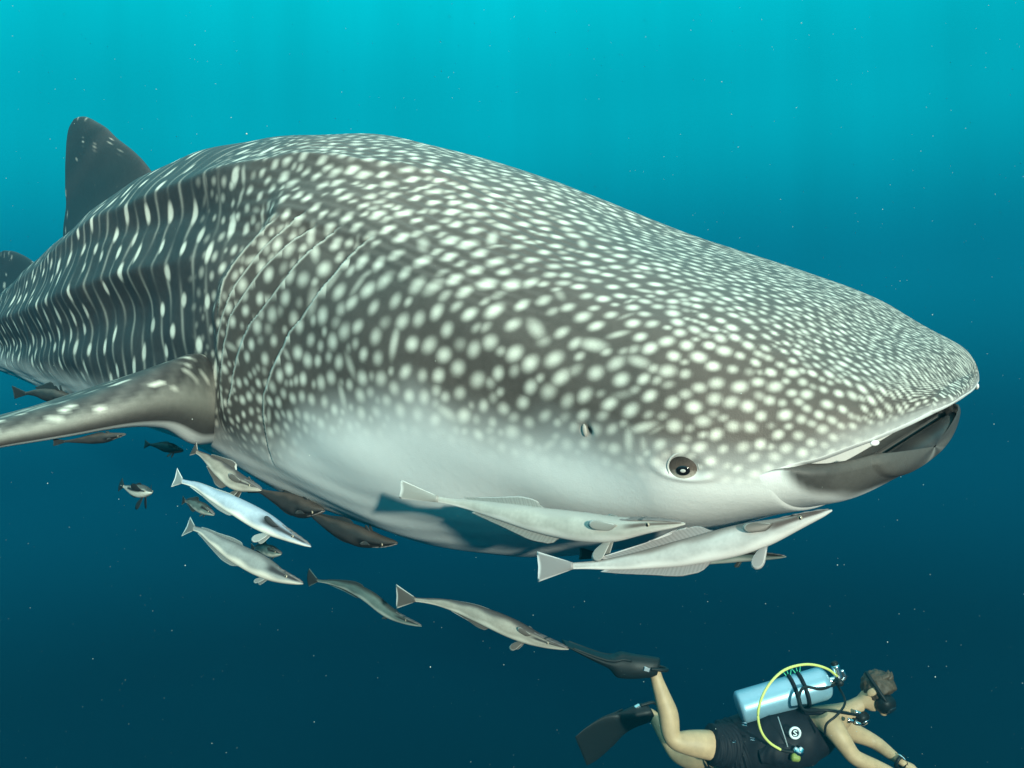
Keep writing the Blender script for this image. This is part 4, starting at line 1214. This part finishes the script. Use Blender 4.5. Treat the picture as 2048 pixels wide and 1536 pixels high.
# ---- air tank with valve, hoses and second stage
tk0, tk1 = d(1476, 1416, -.02), d(1660, 1362, -.02)
tax = unit(tk1 - tk0)
n = 60
q = np.linspace(0, 1, n); Lt = np.linalg.norm(tk1 - tk0)
rad = .088 * pchip([0, .006, .02, .04, .90, .95, .985, 1.0], [.80, .90, .97, 1.0, 1.0, .90, .60, .30], q)
a = np.linspace(0, 2 * np.pi, 48, endpoint=False)
sdv = np.array([0, -1.0, 0]); upv = unit(np.cross(sdv, tax)); upv = upv if upv[2] > 0 else -upv
rings = (tk0 + q[:, None] * (tk1 - tk0))[:, None] + rad[:, None, None] * (np.cos(a)[None, :, None] * upv + np.sin(a)[None, :, None] * sdv)
me = loft('scuba_tank', rings); recalc(me)
tank = link('scuba_tank', me, M_ALU)
tag(tank, 'silver scuba tank strapped to the back of the diver, yellow hose looping', 'scuba tank')
for f_ in (.60, .70):
    c_ = tk0 + (tk1 - tk0) * f_
    tube('cam_band', c_ + .092 * (np.cos(a)[:, None] * upv + np.sin(a)[:, None] * sdv), [.011], n=90, m=8, mat=M_NEO, parent=tank, up=tax, cap=False)
    for k in range(3):
        b_ = c_ + upv * .095 + tax * (.012 * (k - 1))
        tube('cord', [b_, b_ + upv * .014 + tax * .006 * (k - 1), b_ + upv * .028 + tax * .012 * (k - 1)], [.003, .0026, .0015], m=6, mat=M_GRN, parent=tank)
valve = tube('valve', [tk1 - tax * .01, tk1 + tax * .045], [.020, .017], n=12, m=14, mat=M_CHR, parent=tank, up=upv)
tube('valve_knob', [tk1 + tax * .035 + sdv * .02, tk1 + tax * .035 + sdv * .065], [.019], n=8, m=14, mat=M_RUB, parent=valve, up=tax)
fs = tk1 + tax * .05 + upv * .035
stage = tube('first_stage', [fs - upv * .03, fs + upv * .035], [.027, .024], n=14, m=16, mat=M_CHR, parent=tank, up=tax)
tube('stage_cap', [fs + upv * .030, fs + upv * .052], [.020], n=8, m=14, mat=M_RUB, parent=stage, up=tax)
tube('yoke', [tk1 + tax * .03 - upv * .02, tk1 + tax * .085, fs + tax * .03], [.010], n=20, m=8, mat=M_CHR, parent=stage, up=sdv)
tube('yellow_hose', [d(1674, 1352, -.06), d(1655, 1338, -.12), d(1608, 1329, -.20), d(1560, 1346, -.27), d(1528, 1386, -.31), d(1516, 1430, -.32), d(1524, 1466, -.31), d(1540, 1486, -.29), d(1562, 1500, -.27)],
     [.0068], n=120, m=10, mat=M_YEL, parent=tank)
tube('inflator_hose', [d(1562, 1500, -.27), d(1576, 1503, -.265), d(1590, 1504, -.26)], [.009], n=20, m=8, mat=M_RUB, parent=tank)
tube('gauge_console', [d(1590, 1500, -.26), d(1598, 1504, -.262), d(1604, 1498, -.26)], [.020, .024, .016], n=20, m=14, mat=M_CHR, parent=tank)
oct_ = tube('spare_regulator', [d(1586, 1514, -.265), d(1596, 1516, -.265)], [.022, .020], n=10, m=14, mat=simple_mat('olive_cover', (.20, .24, .05), .5), parent=tank)
tube('breathing_hose', [d(1672, 1368, -.06), d(1640, 1378, -.13), d(1606, 1376, -.15), d(1598, 1400, -.19), d(1606, 1418, -.22), d(1650, 1420, -.26), d(1690, 1426, -.22), d(1714, 1430, -.13)],
     [.0080], n=120, m=10, mat=M_RUB, parent=tank)
tube('gauge_hose', [d(1676, 1372, -.04), d(1690, 1400, -.15), d(1672, 1432, -.27), d(1652, 1450, -.28), d(1650, 1470, -.27)], [.0065], n=60, m=8, mat=M_RUB, parent=tank)
rg = d(1724, 1436, -.03)
reg = ellipsoid('regulator', rg, np.array([hs_, hf, hx]), (.052, .034, .042), M_RUB, tank, 14, 24)
ellipsoid('purge_cover', rg + hf * .026 - hs_ * 0, np.array([hs_, hf, hx]), (.034, .012, .030), M_CHR, reg, 10, 20)
tube('exhaust_tee', [rg - hx * .035 + hs_ * .06, rg - hx * .040, rg - hx * .035 - hs_ * .06], [.014, .018, .014], n=16, m=10, mat=M_RUB, parent=reg)
for u, v, dy in ((1712, 1424, -.09), (1697, 1440, -.16), (1712, 1446, -.14)):
    tube('hose_fitting', [d(u, v, dy), d(u + 8, v + 2, dy)], [.012, .010], n=8, m=10, mat=M_CHR, parent=reg)

# ------------------------------------------------------------------ plankton and specks drifting in the water
def specks():
    bm = bmesh.new(); bmesh.ops.create_icosphere(bm, subdivisions=1, radius=1.0)
    bv = np.array([v.co[:] for v in bm.verts]); bf = np.array([[v.index for v in f.verts] for f in bm.faces]); bm.free()
    N_ = 1700
    y = .55 + 5.5 * rng.random(N_) ** .8
    u = rng.uniform(-150, 2200, N_); v = rng.uniform(-150, 1690, N_)
    pos = np.stack([(u - 1024) / F * y, y, (768 - v) / F * y], -1)
    r = (.00018 + .0005 * rng.random(N_) ** 3) * (.5 + .5 * y)
    sh = rng.uniform(.6, 1.4, (N_, 1, 3))
    V = pos[:, None] + bv[None] * r[:, None, None] * sh
    Fc = bf[None] + (np.arange(N_) * len(bv))[:, None, None]
    me = mesh_np('marine_snow', V.reshape(-1, 3), Fc.reshape(-1, 3))
    o = link('marine_snow', me, simple_mat('plankton', (.42, .46, .42), .6))
    tag(o, 'tiny pale specks drifting in the water', None, None, 'stuff')
specks()
